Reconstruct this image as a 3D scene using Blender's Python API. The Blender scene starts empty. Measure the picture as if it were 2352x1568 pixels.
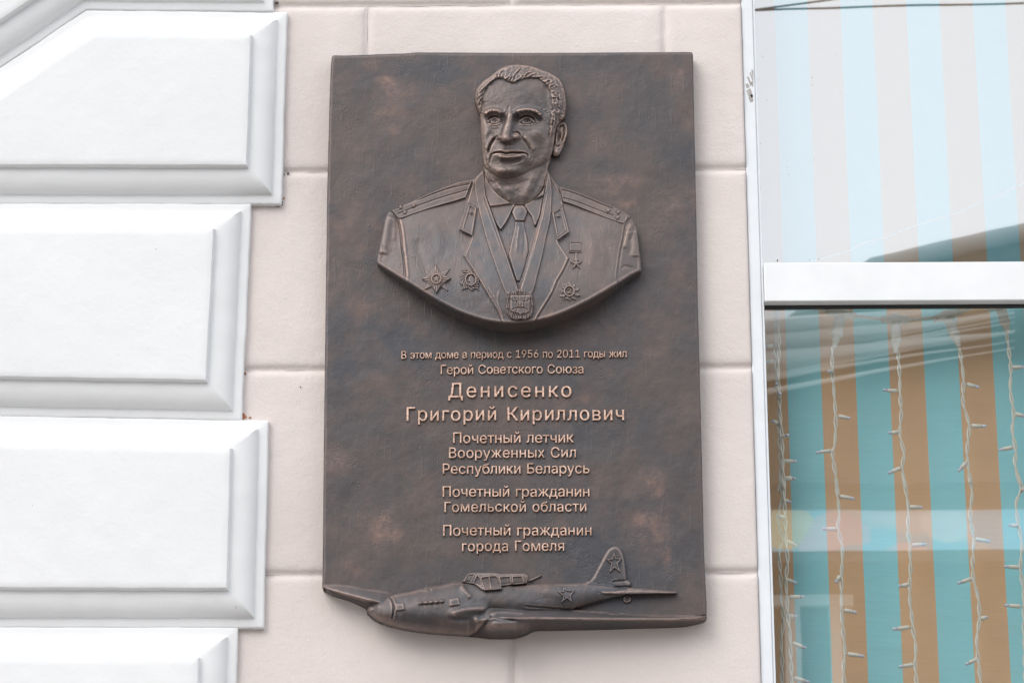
import bpy, bmesh, math, random, json
import numpy as np
from mathutils import Matrix, Vector

# ------------------------------------------------------------------ scene, camera, sky, sun, exposure
SC = bpy.context.scene
COL = SC.collection
S = 0.0007                       # metres per plaque unit (one unit = 0.7 mm)
F_UNITS = 7000.0                 # focal length in the same units
def _n(v):
    v = np.array(v, float); return v / np.linalg.norm(v)
_Xc = _n((1.1e6, 5516.0, 7000.0))
_Zc = _n((-58.0, 20450.0, -7000.0))
_Zc = _n(_Zc - _Xc * np.dot(_Xc, _Zc))
_Yc = np.cross(_Zc, _Xc)
M = np.stack([_Xc, _Yc, _Zc], axis=1)        # world axes in camera space
R = M.T                                       # camera axes in world space
TARGET = np.array([0.0, 0.0, 3.30])
VIEW = R @ np.array([0, 0, -1.0])
CAM = TARGET - VIEW * (F_UNITS * S)

cam = bpy.data.cameras.new("camera"); camo = bpy.data.objects.new("camera", cam); COL.objects.link(camo)
camo.matrix_world = Matrix.Translation(Vector(CAM)) @ Matrix([list(r) for r in R]).to_4x4()
cam.sensor_width = 36; cam.lens = 36 * F_UNITS / 2352.0
cam.clip_start = 0.05; cam.clip_end = 2000
SC.camera = camo

SUN_EL, SUN_AZ = math.radians(42), math.radians(-40)     # azimuth from the wall normal, negative = left
w = bpy.data.worlds.new("World"); SC.world = w; w.use_nodes = True
nt = w.node_tree; nt.nodes.clear()
_o = nt.nodes.new('ShaderNodeOutputWorld'); _b = nt.nodes.new('ShaderNodeBackground')
_s = nt.nodes.new('ShaderNodeTexSky'); _s.sky_type = 'NISHITA'; _s.sun_disc = False
_s.sun_elevation = SUN_EL; _s.sun_rotation = math.pi + SUN_AZ * -1
_s.air_density = 1.0; _s.dust_density = 3.0; _s.ozone_density = 1.0
_m = nt.nodes.new('ShaderNodeMixRGB'); _m.inputs['Fac'].default_value = 0.72
_m.inputs['Color2'].default_value = (9.6, 9.95, 10.3, 1)           # even bright cloud veil
nt.links.new(_s.outputs[0], _m.inputs['Color1']); nt.links.new(_m.outputs[0], _b.inputs['Color'])
_b.inputs['Strength'].default_value = 0.15
nt.links.new(_b.outputs[0], _o.inputs[0])
sun = bpy.data.lights.new("sun", 'SUN'); sun.energy = 0.95; sun.angle = math.radians(36); sun.color = (1.0, 0.97, 0.93)
suno = bpy.data.objects.new("sun", sun); COL.objects.link(suno)
_d = Vector((math.sin(SUN_AZ) * math.cos(SUN_EL), -math.cos(SUN_AZ) * math.cos(SUN_EL), math.sin(SUN_EL)))
suno.rotation_euler = _d.to_track_quat('Z', 'Y').to_euler(); suno.location = (-3, -6, 12)
SC.view_settings.view_transform = 'Standard'; SC.view_settings.look = 'None'
SC.view_settings.exposure = 0.50; SC.view_settings.gamma = 1.0; SC.view_settings.use_curve_mapping = False
SC.render.engine = 'CYCLES'
SC.cycles.max_bounces = 8; SC.cycles.transparent_max_bounces = 12; SC.cycles.use_denoising = True

# ------------------------------------------------------------------ wall-plane measuring
def U(px, py, h=0.0):
    """point in the world that stands h units in front of the wall, measured on the site photo grid"""
    px = np.asarray(px, float); py = np.asarray(py, float); h = np.asarray(h, float)
    d = np.stack(np.broadcast_arrays(px - 1176.0, 784.0 - py, -F_UNITS + 0 * px), -1) @ R.T
    t = (-h * S - CAM[1]) / d[..., 1]
    return CAM + d * t[..., None]
def UX(px, py, h=0): return float(U(px, py, h)[0])
def UZ(px, py, h=0): return float(U(px, py, h)[2])

# ------------------------------------------------------------------ object helpers
def tagd(o, label=None, cat=None, group=None, kind=None):
    if label: o['label'] = label
    if cat: o['category'] = cat
    if group: o['group'] = group
    if kind: o['kind'] = kind
    return o
def adopt(o, parent):
    if parent is not None:
        o.parent = parent
        o.matrix_parent_inverse = parent.matrix_world.inverted()
    return o
def empty(name, loc, label=None, cat=None, group=None, kind=None):
    o = bpy.data.objects.new(name, None); COL.objects.link(o); o.location = [float(c) for c in loc]
    o.empty_display_size = 0.05
    bpy.context.view_layer.update()
    o.matrix_world = Matrix.Translation(o.location)
    return tagd(o, label, cat, group, kind)
def link_mesh(name, me, mat, parent=None, smooth=False):
    if mat:
        for mm in (mat if isinstance(mat, (list, tuple)) else [mat]): me.materials.append(mm)
    if smooth: me.polygons.foreach_set('use_smooth', [True] * len(me.polygons))
    o = bpy.data.objects.new(name, me); COL.objects.link(o)
    return adopt(o, parent)
def bm_obj(name, bm, mat, parent=None, smooth=False):
    me = bpy.data.meshes.new(name); bmesh.ops.recalc_face_normals(bm, faces=bm.faces); bm.to_mesh(me); bm.free()
    return link_mesh(name, me, mat, parent, smooth)
def bx(bm, lo, hi, bevel=0.0, mi=0):
    g = bmesh.ops.create_cube(bm, size=1.0)
    vs = g['verts']
    for v in vs:
        v.co = Vector([lo[i] + (v.co[i] + 0.5) * (hi[i] - lo[i]) for i in range(3)])
    fs = set(f for v in vs for f in v.link_faces)
    for f in fs: f.material_index = mi
    if bevel:
        es = set(e for v in vs for e in v.link_edges)
        bmesh.ops.bevel(bm, geom=list(es), offset=bevel, segments=2, affect='EDGES', profile=0.5)
def tube(bm, pts, r, n=6, cap=True, mi=0, rfun=None):
    pts = [Vector(p) for p in pts]; rings = []
    up = Vector((0, 1, 0))
    for i, p in enumerate(pts):
        t = (pts[min(i + 1, len(pts) - 1)] - pts[max(i - 1, 0)]).normalized()
        a = t.cross(up)
        if a.length < 1e-4: a = t.cross(Vector((1, 0, 0)))
        a.normalize(); b = t.cross(a)
        rr = rfun(i / (len(pts) - 1)) if rfun else (r[i] if isinstance(r, (list, tuple)) else r)
        rings.append([bm.verts.new(p + (a * math.cos(2 * math.pi * k / n) + b * math.sin(2 * math.pi * k / n)) * rr) for k in range(n)])
    for A, B in zip(rings[:-1], rings[1:]):
        for k in range(n):
            f = bm.faces.new((A[k], A[(k + 1) % n], B[(k + 1) % n], B[k])); f.material_index = mi; f.smooth = True
    if cap:
        for rg in (rings[0], rings[-1]):
            f = bm.faces.new(rg); f.material_index = mi

# ------------------------------------------------------------------ numeric field helpers
_rng = np.random.RandomState(7)
_LAT = _rng.rand(257, 257)
def vnoise(x, y, sc, seed=0):
    x = np.asarray(x) / sc + seed * 17.31 + 1000.0; y = np.asarray(y) / sc + seed * 9.77 + 1000.0
    xi = np.floor(x).astype(int); yi = np.floor(y).astype(int); fx = x - xi; fy = y - yi
    fx = fx * fx * (3 - 2 * fx); fy = fy * fy * (3 - 2 * fy)
    a = _LAT[xi % 256, yi % 256]; b = _LAT[(xi + 1) % 256, yi % 256]
    c = _LAT[xi % 256, (yi + 1) % 256]; d = _LAT[(xi + 1) % 256, (yi + 1) % 256]
    return (a * (1 - fx) + b * fx) * (1 - fy) + (c * (1 - fx) + d * fx) * fy
def fbm(x, y, sc, oct=3, seed=0):
    r = 0; amp = 1; tot = 0
    for k in range(oct):
        r = r + amp * vnoise(x, y, sc / 2 ** k, seed + k * 3); tot += amp; amp *= .5
    return r / tot - 0.5
def sm(x, a=0.0, b=1.0):
    t = np.clip((x - a) / (b - a), 0, 1); return t * t * (3 - 2 * t)
def rnd(sd, w_):
    t = np.clip(sd / w_, 0, 1); return np.sqrt(np.clip(1 - (1 - t) ** 2, 0, 1))
def cr(pts, n=6, closed=False):
    P = np.array(pts, float)
    if len(P) < 3 and not closed: return P
    out = []
    m = len(P); rng = range(m if closed else m - 1)
    for i in rng:
        if closed: p0, p1, p2, p3 = P[(i - 1) % m], P[i], P[(i + 1) % m], P[(i + 2) % m]
        else: p0, p1, p2, p3 = P[max(i - 1, 0)], P[i], P[i + 1], P[min(i + 2, m - 1)]
        for k in range(n):
            t = k / n
            out.append(0.5 * ((2 * p1) + (-p0 + p2) * t + (2 * p0 - 5 * p1 + 4 * p2 - p3) * t * t + (-p0 + 3 * p1 - 3 * p2 + p3) * t ** 3))
    if not closed: out.append(P[-1])
    return np.array(out)
def pdist(X, Y, pts):
    pts = np.asarray(pts, float); best = np.full(X.shape, 1e18); T = np.zeros(X.shape)
    seg = np.linalg.norm(np.diff(pts, axis=0), axis=1); L = max(seg.sum(), 1e-9); acc = 0
    for (a, b, l) in zip(pts[:-1], pts[1:], seg):
        dx, dy = b - a; l2 = max(l * l, 1e-12)
        t = np.clip(((X - a[0]) * dx + (Y - a[1]) * dy) / l2, 0, 1)
        d = (X - a[0] - t * dx) ** 2 + (Y - a[1] - t * dy) ** 2
        k = d < best
        best = np.where(k, d, best); T = np.where(k, (acc + t * l) / L, T); acc += l
    return np.sqrt(best), T
def sdf(X, Y, poly):
    """signed distance, positive inside"""
    poly = np.asarray(poly, float); x0, y0 = poly.min(0); x1, y1 = poly.max(0)
    closed = np.vstack([poly, poly[:1]])
    d, _ = pdist(X, Y, closed)
    ins = np.zeros(X.shape, bool); m = len(poly)
    for i in range(m):
        a = poly[i]; b = poly[(i + 1) % m]
        c = ((a[1] > Y) != (b[1] > Y))
        if abs(b[1] - a[1]) < 1e-12: continue
        xx = (b[0] - a[0]) * (Y - a[1]) / (b[1] - a[1]) + a[0]
        ins ^= (c & (X < xx))
    return np.where(ins, d, -d)
class Field:
    def __init__(s, X, Y): s.X, s.Y = X, Y; s.H = np.zeros(X.shape)
    def _box(s, x0, y0, x1, y1):
        return np.nonzero((s.X >= x0) & (s.X <= x1) & (s.Y >= y0) & (s.Y <= y1))
    def stroke(s, pts, w_, h, taper=.18, smooth=True, sharp=2.0):
        p = cr(pts) if smooth else np.array(pts, float)
        m = w_ * 3.2; k = s._box(p[:, 0].min() - m, p[:, 1].min() - m, p[:, 0].max() + m, p[:, 1].max() + m)
        if k[0].size == 0: return
        d, t = pdist(s.X[k], s.Y[k], p)
        a = np.ones_like(t)
        if taper: a = sm(np.minimum(t, 1 - t) / taper) * .85 + .15
        s.H[k] += h * a * np.exp(-(d / w_) ** sharp)
    def blob(s, cx, cy, rx, ry, h, rot=0, p=2.0):
        m = 2.6 * max(rx, ry); k = s._box(cx - m, cy - m, cx + m, cy + m)
        if k[0].size == 0: return
        c, q = math.cos(math.radians(rot)), math.sin(math.radians(rot))
        u = (s.X[k] - cx) * c + (s.Y[k] - cy) * q; v = -(s.X[k] - cx) * q + (s.Y[k] - cy) * c
        s.H[k] += h * np.exp(-((np.abs(u / rx)) ** p + (np.abs(v / ry)) ** p))
    def region(s, poly, h, w_=1.0, round_=False, mode='add'):
        p = np.asarray(poly, float)
        k = s._box(p[:, 0].min() - w_, p[:, 1].min() - w_, p[:, 0].max() + w_, p[:, 1].max() + w_)
        if k[0].size == 0: return
        d = sdf(s.X[k], s.Y[k], p)
        s.H[k] += h * (rnd(d, w_) if round_ else sm(d, -w_ * .5, w_ * .5))

def boxblur(a, r):
    for ax in (0, 1):
        c = np.cumsum(np.concatenate([np.repeat(np.take(a, [0], ax), r + 1, ax), a, np.repeat(np.take(a, [-1], ax), r, ax)], ax), ax)
        n = a.shape[ax]
        hi = np.take(c, range(2 * r + 1, 2 * r + 1 + n), ax); lo = np.take(c, range(0, n), ax)
        a = (hi - lo) / (2 * r + 1)
    return a

def fast_mesh(name, V, Q, attrs=None, T3=None):
    me = bpy.data.meshes.new(name)
    me.vertices.add(len(V)); me.vertices.foreach_set('co', np.asarray(V, np.float32).ravel())
    Q = np.asarray(Q, np.int32)
    me.loops.add(Q.size); me.loops.foreach_set('vertex_index', Q.ravel())
    me.polygons.add(len(Q)); me.polygons.foreach_set('loop_start', np.arange(0, Q.size, 4, dtype=np.int32))
    me.update(calc_edges=True)
    me.polygons.foreach_set('use_smooth', np.ones(len(Q), bool))
    for k, v in (attrs or {}).items():
        a = me.attributes.new(k, 'FLOAT', 'POINT'); a.data.foreach_set('value', np.asarray(v, np.float32))
    me.validate(); me.update()
    return me

def relief(name, poly, F, step, mat, parent, back=None, drop=None, blur=3, wk=1.5, extra=None):
    """cast relief: a real surface sculpted over its outline, closed by a wall that goes straight back"""
    poly = np.asarray(poly, float); pad = step * 2
    xs = np.arange(poly[:, 0].min() - pad, poly[:, 0].max() + pad + step, step)
    ys = np.arange(poly[:, 1].min() - pad, poly[:, 1].max() + pad + step, step)
    X, Y = np.meshgrid(xs, ys, indexing='ij')
    sd = sdf(X, Y, poly)
    gx, gy = np.gradient(sd, step); gl = np.sqrt(gx * gx + gy * gy) + 1e-6
    snap = np.abs(sd) < 0.62 * step
    X = np.where(snap, X - sd * gx / gl, X); Y = np.where(snap, Y - sd * gy / gl, Y)
    ok = (sd > 0) | snap
    H = F(X, Y)
    wear = np.clip((H - boxblur(H, blur)) / wk, -1, 1) * (.35 + .65 * sm(sd, step * 1.0, step * (blur + 2.5)))
    q = ok[:-1, :-1] & ok[1:, :-1] & ok[1:, 1:] & ok[:-1, 1:]
    idx = np.arange(X.size).reshape(X.shape)
    A, B, C, D = idx[:-1, :-1][q], idx[1:, :-1][q], idx[1:, 1:][q], idx[:-1, 1:][q]
    Q = np.stack([A, B, C, D], 1)
    P = U(X.ravel(), Y.ravel(), H.ravel())
    # boundary edges
    E = np.concatenate([np.stack([A, B], 1), np.stack([B, C], 1), np.stack([C, D], 1), np.stack([D, A], 1)])
    key = np.minimum(E[:, 0], E[:, 1]).astype(np.int64) * X.size + np.maximum(E[:, 0], E[:, 1])
    u, inv, cnt = np.unique(key, return_inverse=True, return_counts=True)
    Bd = E[cnt[inv] == 1]
    bv = np.unique(Bd)
    n0 = X.size
    top = P[bv]; bot = top.copy()
    hb = H.ravel()[bv]
    bh = np.full(len(bv), float(back)) if back is not None else hb - drop
    bot[:, 1] = -bh * S
    m = {int(v): i for i, v in enumerate(bv)}
    Pv = np.concatenate([P, top, bot]); nb = len(bv)
    Sk = np.array([[n0 + m[int(b)], n0 + m[int(a)], n0 + nb + m[int(a)], n0 + nb + m[int(b)]] for a, b in Bd])
    wv = wear.ravel()
    att = {'wear': np.concatenate([wv, wv[bv] * .3, np.zeros(nb)])}
    if extra is not None:
        ev = extra(X.ravel(), Y.ravel()); att['stain'] = np.concatenate([ev, ev[bv], ev[bv]])
    allQ = np.concatenate([Q, Sk])
    used = np.unique(allQ); remap = -np.ones(len(Pv), int); remap[used] = np.arange(len(used))
    me = fast_mesh(name, Pv[used], remap[allQ], {k: v[used] for k, v in att.items()})
    return link_mesh(name, me, mat, parent)

def star_poly(cx, cy, R1, r1, n=5, rot=-90, sx=1.0, sy=1.0):
    out = []
    for k in range(2 * n):
        a = math.radians(rot + 180.0 * k / n); rr = R1 if k % 2 == 0 else r1
        out.append((cx + rr * math.cos(a) * sx, cy + rr * math.sin(a) * sy))
    return out
def circ(cx, cy, rx, ry=None, n=24):
    ry = ry or rx
    return [(cx + rx * math.cos(2 * math.pi * k / n), cy + ry * math.sin(2 * math.pi * k / n)) for k in range(n)]

# ------------------------------------------------------------------ materials
def new_mat(name):
    m = bpy.data.materials.new(name); m.use_nodes = True
    t = m.node_tree; b = t.nodes['Principled BSDF']
    return m, t, b
def N(t, ty, **kw):
    n = t.nodes.new(ty)
    for k, v in kw.items():
        if k in n.inputs: n.inputs[k].default_value = v
        else: setattr(n, k, v)
    return n
def noise(t, vec, scale, detail=3, rough=.5):
    n = N(t, 'ShaderNodeTexNoise'); n.inputs['Scale'].default_value = scale
    n.inputs['Detail'].default_value = detail; n.inputs['Roughness'].default_value = rough
    t.links.new(vec, n.inputs['Vector']); return n.outputs['Fac']
def ramp(t, fac, a, b, ca=(0, 0, 0, 1), cb=(1, 1, 1, 1)):
    r = N(t, 'ShaderNodeValToRGB'); r.color_ramp.elements[0].position = a; r.color_ramp.elements[1].position = b
    r.color_ramp.elements[0].color = ca; r.color_ramp.elements[1].color = cb
    t.links.new(fac, r.inputs[0]); return r.outputs[0]
def mix(t, fac, a, b, mode='MIX'):
    m = N(t, 'ShaderNodeMixRGB'); m.blend_type = mode
    for k, v in (('Fac', fac), ('Color1', a), ('Color2', b)):
        if hasattr(v, 'is_linked') or hasattr(v, 'links'): t.links.new(v, m.inputs[k])
        else: m.inputs[k].default_value = v
    return m.outputs[0]
def math_(t, op, a, b=0.0):
    m = N(t, 'ShaderNodeMath'); m.operation = op
    for i, v in enumerate((a, b)):
        if hasattr(v, 'links'): t.links.new(v, m.inputs[i])
        else: m.inputs[i].default_value = v
    return m.outputs[0]
def bump(t, b, h, strength, dist, prev=None):
    n = N(t, 'ShaderNodeBump'); n.inputs['Strength'].default_value = strength; n.inputs['Distance'].default_value = dist
    t.links.new(h, n.inputs['Height'])
    if prev is not None: t.links.new(prev, n.inputs['Normal'])
    t.links.new(n.outputs[0], b.inputs['Normal']); return n.outputs[0]

def mat_bronze(name, lift):
    m, t, b = new_mat(name)
    co = N(t, 'ShaderNodeTexCoord').outputs['Object']
    n1 = noise(t, co, 5.0, 6, .62); n2 = noise(t, co, 17.0, 6, .65); n3 = noise(t, co, 90.0, 4, .6)
    c = mix(t, ramp(t, n1, .37, .60), (.080, .080, .085, 1), (.114, .094, .085, 1))
    c = mix(t, ramp(t, n2, .45, .75), c, (.150, .112, .097, 1))
    sp = math_(t, 'MULTIPLY', ramp(t, n2, .60, .74), ramp(t, n3, .35, .7))
    c = mix(t, math_(t, 'MULTIPLY', sp, .55), c, (.24, .15, .115, 1))
    st = N(t, 'ShaderNodeAttribute'); st.attribute_name = 'stain'
    stf = math_(t, 'MULTIPLY', st.outputs['Fac'], ramp(t, noise(t, co, 60, 5, .7), .30, .62))
    c = mix(t, stf, c, (.33, .205, .155, 1))
    wr = N(t, 'ShaderNodeAttribute'); wr.attribute_name = 'wear'
    wf = math_(t, 'MULTIPLY', ramp(t, wr.outputs['Fac'], .10, .95), ramp(t, n3, .12, .55))
    c = mix(t, math_(t, 'MULTIPLY', wf, .55), c, (.46, .33, .27, 1))
    # small pale mineral specks
    vo = N(t, 'ShaderNodeTexVoronoi'); vo.inputs['Scale'].default_value = 120; t.links.new(co, vo.inputs['Vector'])
    speck = math_(t, 'MULTIPLY', ramp(t, vo.outputs['Distance'], .0, .10, (1, 1, 1, 1), (0, 0, 0, 1)), ramp(t, n2, .58, .66))
    c = mix(t, math_(t, 'MULTIPLY', speck, .5), c, (.42, .42, .40, 1))
    c = mix(t, 1.0, c, (lift[0], lift[1], lift[2], 1), 'MULTIPLY')
    t.links.new(c, b.inputs['Base Color'])
    b.inputs['Metallic'].default_value = .45
    r_ = math_(t, 'ADD', math_(t, 'MULTIPLY', n2, .22), .40); t.links.new(r_, b.inputs['Roughness'])
    b.inputs['Specular IOR Level'].default_value = .5
    # cast skin: fine grain, casting pits, chased scratches
    pit = N(t, 'ShaderNodeTexVoronoi'); pit.inputs['Scale'].default_value = 210; t.links.new(co, pit.inputs['Vector'])
    pf = math_(t, 'MULTIPLY', ramp(t, pit.outputs['Distance'], .05, .33, (1, 1, 1, 1), (0, 0, 0, 1)), ramp(t, noise(t, co, 16, 5, .7), .55, .64))
    p = bump(t, b, noise(t, co, 420, 4, .7), .22, .0009)
    p = bump(t, b, noise(t, co, 42, 5, .7), .28, .003, p)
    mp = N(t, 'ShaderNodeMapping'); mp.inputs['Rotation'].default_value = (0, .6, 0); mp.inputs['Scale'].default_value = (1, 1, .12); t.links.new(co, mp.inputs[0])
    p = bump(t, b, ramp(t, noise(t, mp.outputs[0], 190, 3, .5), .62, .70), .35, .0006, p)
    p = bump(t, b, math_(t, 'MULTIPLY', pf, -1.0), .7, .0010, p)
    return m
def mat_copper():
    m, t, b = new_mat('rubbed_copper_lettering')
    co = N(t, 'ShaderNodeTexCoord').outputs['Object']
    g = N(t, 'ShaderNodeNewGeometry')
    n3 = noise(t, g.outputs['Position'], 260.0, 4, .6); n4 = noise(t, g.outputs['Position'], 30, 3)
    c = mix(t, ramp(t, n3, .38, .62), (.46, .28, .20, 1), (.86, .61, .49, 1))
    c = mix(t, math_(t, 'MULTIPLY', ramp(t, n4, .5, .7), .35), c, (.28, .17, .13, 1))
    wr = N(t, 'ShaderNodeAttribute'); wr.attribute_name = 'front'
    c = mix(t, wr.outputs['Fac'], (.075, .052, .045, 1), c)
    t.links.new(c, b.inputs['Base Color']); b.inputs['Metallic'].default_value = .35; b.inputs['Roughness'].default_value = .4
    bump(t, b, n3, .35, .0008)
    return m
def mat_paint(name, ca, cb, grain=260, gs=.25, blister=.25, rough=.75):
    m, t, b = new_mat(name)
    co = N(t, 'ShaderNodeTexCoord').outputs['Object']
    n1 = noise(t, co, 2.3, 4, .55); n2 = noise(t, co, 24, 4, .6)
    c = mix(t, ramp(t, n1, .35, .65), ca, cb)
    sp = ramp(t, noise(t, co, 95, 2, .5), .77, .80)
    c = mix(t, math_(t, 'MULTIPLY', sp, .45), c, (ca[0] * .45, ca[1] * .42, ca[2] * .40, 1))
    t.links.new(c, b.inputs['Base Color']); b.inputs['Roughness'].default_value = rough
    b.inputs['Specular IOR Level'].default_value = .3
    p = bump(t, b, noise(t, co, grain, 5, .65), gs, .0012)
    p = bump(t, b, n2, blister, .004, p)
    return m
def mat_plain(name, c, rough=.5, metal=0.0, spec=.5, bumpk=None):
    m, t, b = new_mat(name)
    co = N(t, 'ShaderNodeTexCoord').outputs['Object']
    n1 = noise(t, co, bumpk or 8, 4, .6)
    cc = mix(t, n1, tuple(x * .9 for x in c) + (1,), tuple(min(1, x * 1.08) for x in c) + (1,))
    t.links.new(cc, b.inputs['Base Color']); b.inputs['Roughness'].default_value = rough
    b.inputs['Metallic'].default_value = metal; b.inputs['Specular IOR Level'].default_value = spec
    return m
BRONZE = mat_bronze('patinated_bronze', (.86, .86, .90)); BRONZE_R = mat_bronze('rubbed_bronze', (1.18, 1.15, 1.17)); COPPER = mat_copper()
WHITE = mat_paint('white_masonry_paint', (.73, .735, .74, 1), (.765, .77, .775, 1), 200, .20, .32)
PINK = mat_paint('pale_pink_masonry_paint', (.640, .570, .538, 1), (.695, .622, .588, 1), 230, .60, .45)
JOINTMAT = mat_paint('pale_pink_joint_paint', (.60, .53, .50, 1), (.64, .565, .53, 1), 230, .6, .4)
FRAME = mat_plain('white_window_frame_paint', (.80, .81, .82), .35, 0, .5, 14)
JAMB = mat_plain('shade_toned_white_jamb_paint', (.74, .765, .79), .5, 0, .4, 20)  # blue-grey shade on the jamb is put into its white
GASKET = mat_plain('dark_rubber_gasket', (.03, .03, .032), .6)
# ------------------------------------------------------------------ masonry
def inset_rings(poly, prof, seg=14.0, jit=1.0, seed=0):
    """poly: corners in world x/z, clockwise or not; prof: (inset units, height units). returns ring list"""
    P = np.array(poly, float); n = len(P)
    area = 0.5 * np.sum(P[:, 0] * np.roll(P[:, 1], -1) - np.roll(P[:, 0], -1) * P[:, 1])
    if area < 0: P = P[::-1]
    e = np.roll(P, -1, 0) - P; L = np.linalg.norm(e, axis=1); e = e / L[:, None]
    nrm = np.stack([-e[:, 1], e[:, 0]], 1)                      # inward
    cnt = np.maximum(1, (L / (seg * S)).astype(int))
    rings = []
    for k, (ins, h) in enumerate(prof):
        C = []
        for i in range(n):
            a, b = nrm[i - 1], nrm[i]; bis = a + b; bis /= np.linalg.norm(bis)
            C.append(P[i] + bis * ins * S / max(.3, np.dot(bis, b)))
        ring = []
        for i in range(n):
            A, B = C[i], C[(i + 1) % n]
            for j in range(cnt[i]):
                p = A + (B - A) * j / cnt[i]
                ring.append((p[0], p[1]))
        ring = np.array(ring)
        jx = fbm(ring[:, 0] / S, ring[:, 1] / S, 70, 3, seed + 1) * 2 * jit + fbm(ring[:, 0] / S, ring[:, 1] / S, 14, 2, seed + 5) * .8 * jit
        jy = fbm(ring[:, 0] / S, ring[:, 1] / S, 80, 3, seed + 9) * 2 * jit + fbm(ring[:, 0] / S, ring[:, 1] / S, 14, 2, seed + 7) * .8 * jit
        jh = fbm(ring[:, 0] / S, ring[:, 1] / S, 50, 2, seed + 13) * 1.5 * jit
        rings.append(np.stack([ring[:, 0] + jx * S, -(h + jh) * S, ring[:, 1] + jy * S], 1))
    return rings
def ring_obj(name, poly, prof, mat, parent, jit=1.0, seed=0, seg=14.0, sharp=40):
    rings = inset_rings(poly, prof, seg, jit, seed); m = len(rings[0])
    bm = bmesh.new(); V = [[bm.verts.new(p) for p in r] for r in rings]
    for a, b in zip(V[:-1], V[1:]):
        for i in range(m):
            f = bm.faces.new((a[i], a[(i + 1) % m], b[(i + 1) % m], b[i])); f.smooth = True
    for v in V[-1]: v.co.y = -prof[-1][1] * S
    f = bm.faces.new(V[-1]); f.smooth = True
    bmesh.ops.recalc_face_normals(bm, faces=bm.faces)
    if f.normal.y > 0: bmesh.ops.reverse_faces(bm, faces=bm.faces)
    me = bpy.data.meshes.new(name); bm.to_mesh(me); bm.free()
    try: me.set_sharp_from_angle(angle=math.radians(sharp))
    except Exception: pass
    return link_mesh(name, me, mat, parent)
def Wp(pts, h): return [(float(U(x, y, h)[0]), float(U(x, y, h)[2])) for x, y in pts]

WALL_R = 0.5 * (UX(1704, 0, 0) + UX(1745, 1568, 0))            # where the wall meets the window
JAMB_R = 0.5 * (UX(1737, 0, -6) + UX(1779, 1568, -6))
X_FARL, X_FARR = -1.9, 2.9
wall = empty('facade_wall', (0, 0.0, 0), 'pale pink plastered wall with wide joints behind the bronze plaque', kind='structure')
bm = bmesh.new()
bx(bm, (X_FARL, 9 * S, 0.0), (WALL_R, .35, 6.0))                # body of the wall, left of the window
bx(bm, (WALL_R, 9 * S, 4.55), (X_FARR, .35, 6.0))               # lintel zone over the window
bx(bm, (WALL_R, 9 * S, 0.0), (X_FARR, .35, 2.05))               # below the window
bx(bm, (X_FARR - .4, 10 * S, 2.05), (X_FARR, .34, 4.55))
bm_obj('wall_body', bm, JOINTMAT, wall)
zj = [UZ(1176, y, -3) for y in (11.5, 391.5, 846, 1317)]
zj = [zj[0] + .325 * 2, zj[0] + .325] + zj + [zj[-1] - .325, zj[-1] - .65]
xa, xb, xc = UX(843, 120, -3), UX(1527, 120, -3), UX(1180, 1500, -3)
per = xb - xa
PB = [(0, -7.5), (3, -7.2), (6, -5.6), (9.5, -3.0), (14, -1.2), (21, -.4), (32, 0)]
g = 0.0 * S
for i, (zt, zb) in enumerate(zip(zj[:-1], zj[1:])):
    odd = (i % 2 == 0)                                           # row i==2 is the first full course in view
    x0 = (xc if not odd else xa)
    js = [x0 + k * per for k in range(-5, 5)]
    js = [X_FARL] + [x for x in js if X_FARL + .05 < x < WALL_R - .05] + [WALL_R]
    for k, (l, r) in enumerate(zip(js[:-1], js[1:])):
        rr = r + (14 * S if r == WALL_R else 0)
        o = ring_obj('stone_block', [(l + g, zb + g), (rr - g, zb + g), (rr - g, zt - g), (l + g, zt - g)], PB, PINK, wall, jit=1.5, seed=i * 7 + k)
        if r == WALL_R:                                         # plaster runs straight into the window frame
            me = o.data
            for v in me.vertices: v.co.x = min(v.co.x, WALL_R)

# white quoins
QP = [(0, -4), (0, 11.5), (1.5, 13.5), (5, 14.5), (17, 16), (20, 16.3), (22, 17.2), (24, 23), (27, 27.5), (33, 33), (42, 38.5), (52, 42.3), (64, 45), (80, 46)]
PP = [(76.5, 43), (79, 55), (81, 59), (85, 60.3), (97, 60.6)]
HQ = 20
quoin = empty('quoin_pilaster', U(300, 1568, 0), 'white painted toothed quoin stack with raised panels left of the pink wall', 'quoin pilaster')
L0 = -420
qb = [
 ([(L0, 152 + 420 * .675), (0, 152), (197, 20), (628, 24), (622, -210), (L0, -210)], 1),
 ([(-180, 152 + 180 * .675), (-180, 465.5), (646, 467), (652, 260), (659, 26), (197, 21), (0, 153)], 2),
 ([(L0, 463.5), (577, 465), (554, 963), (L0, 946)], 3),
 ([(L0, 944.5), (616, 963.5), (605, 1440), (L0, 1438)], 4),
 ([(L0, 1436), (546, 1438), (532, 1905), (L0, 1905)], 5)]
for k, (pl, sd_) in enumerate(qb):
    wp = Wp(pl, HQ)
    b = ring_obj('quoin_block', wp, QP, WHITE, quoin, jit=1.3, seed=sd_ * 11, seg=9)
    ring_obj('raised_panel', wp, PP, WHITE, b, jit=1.0, seed=sd_ * 13 + 2, seg=9)

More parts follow.
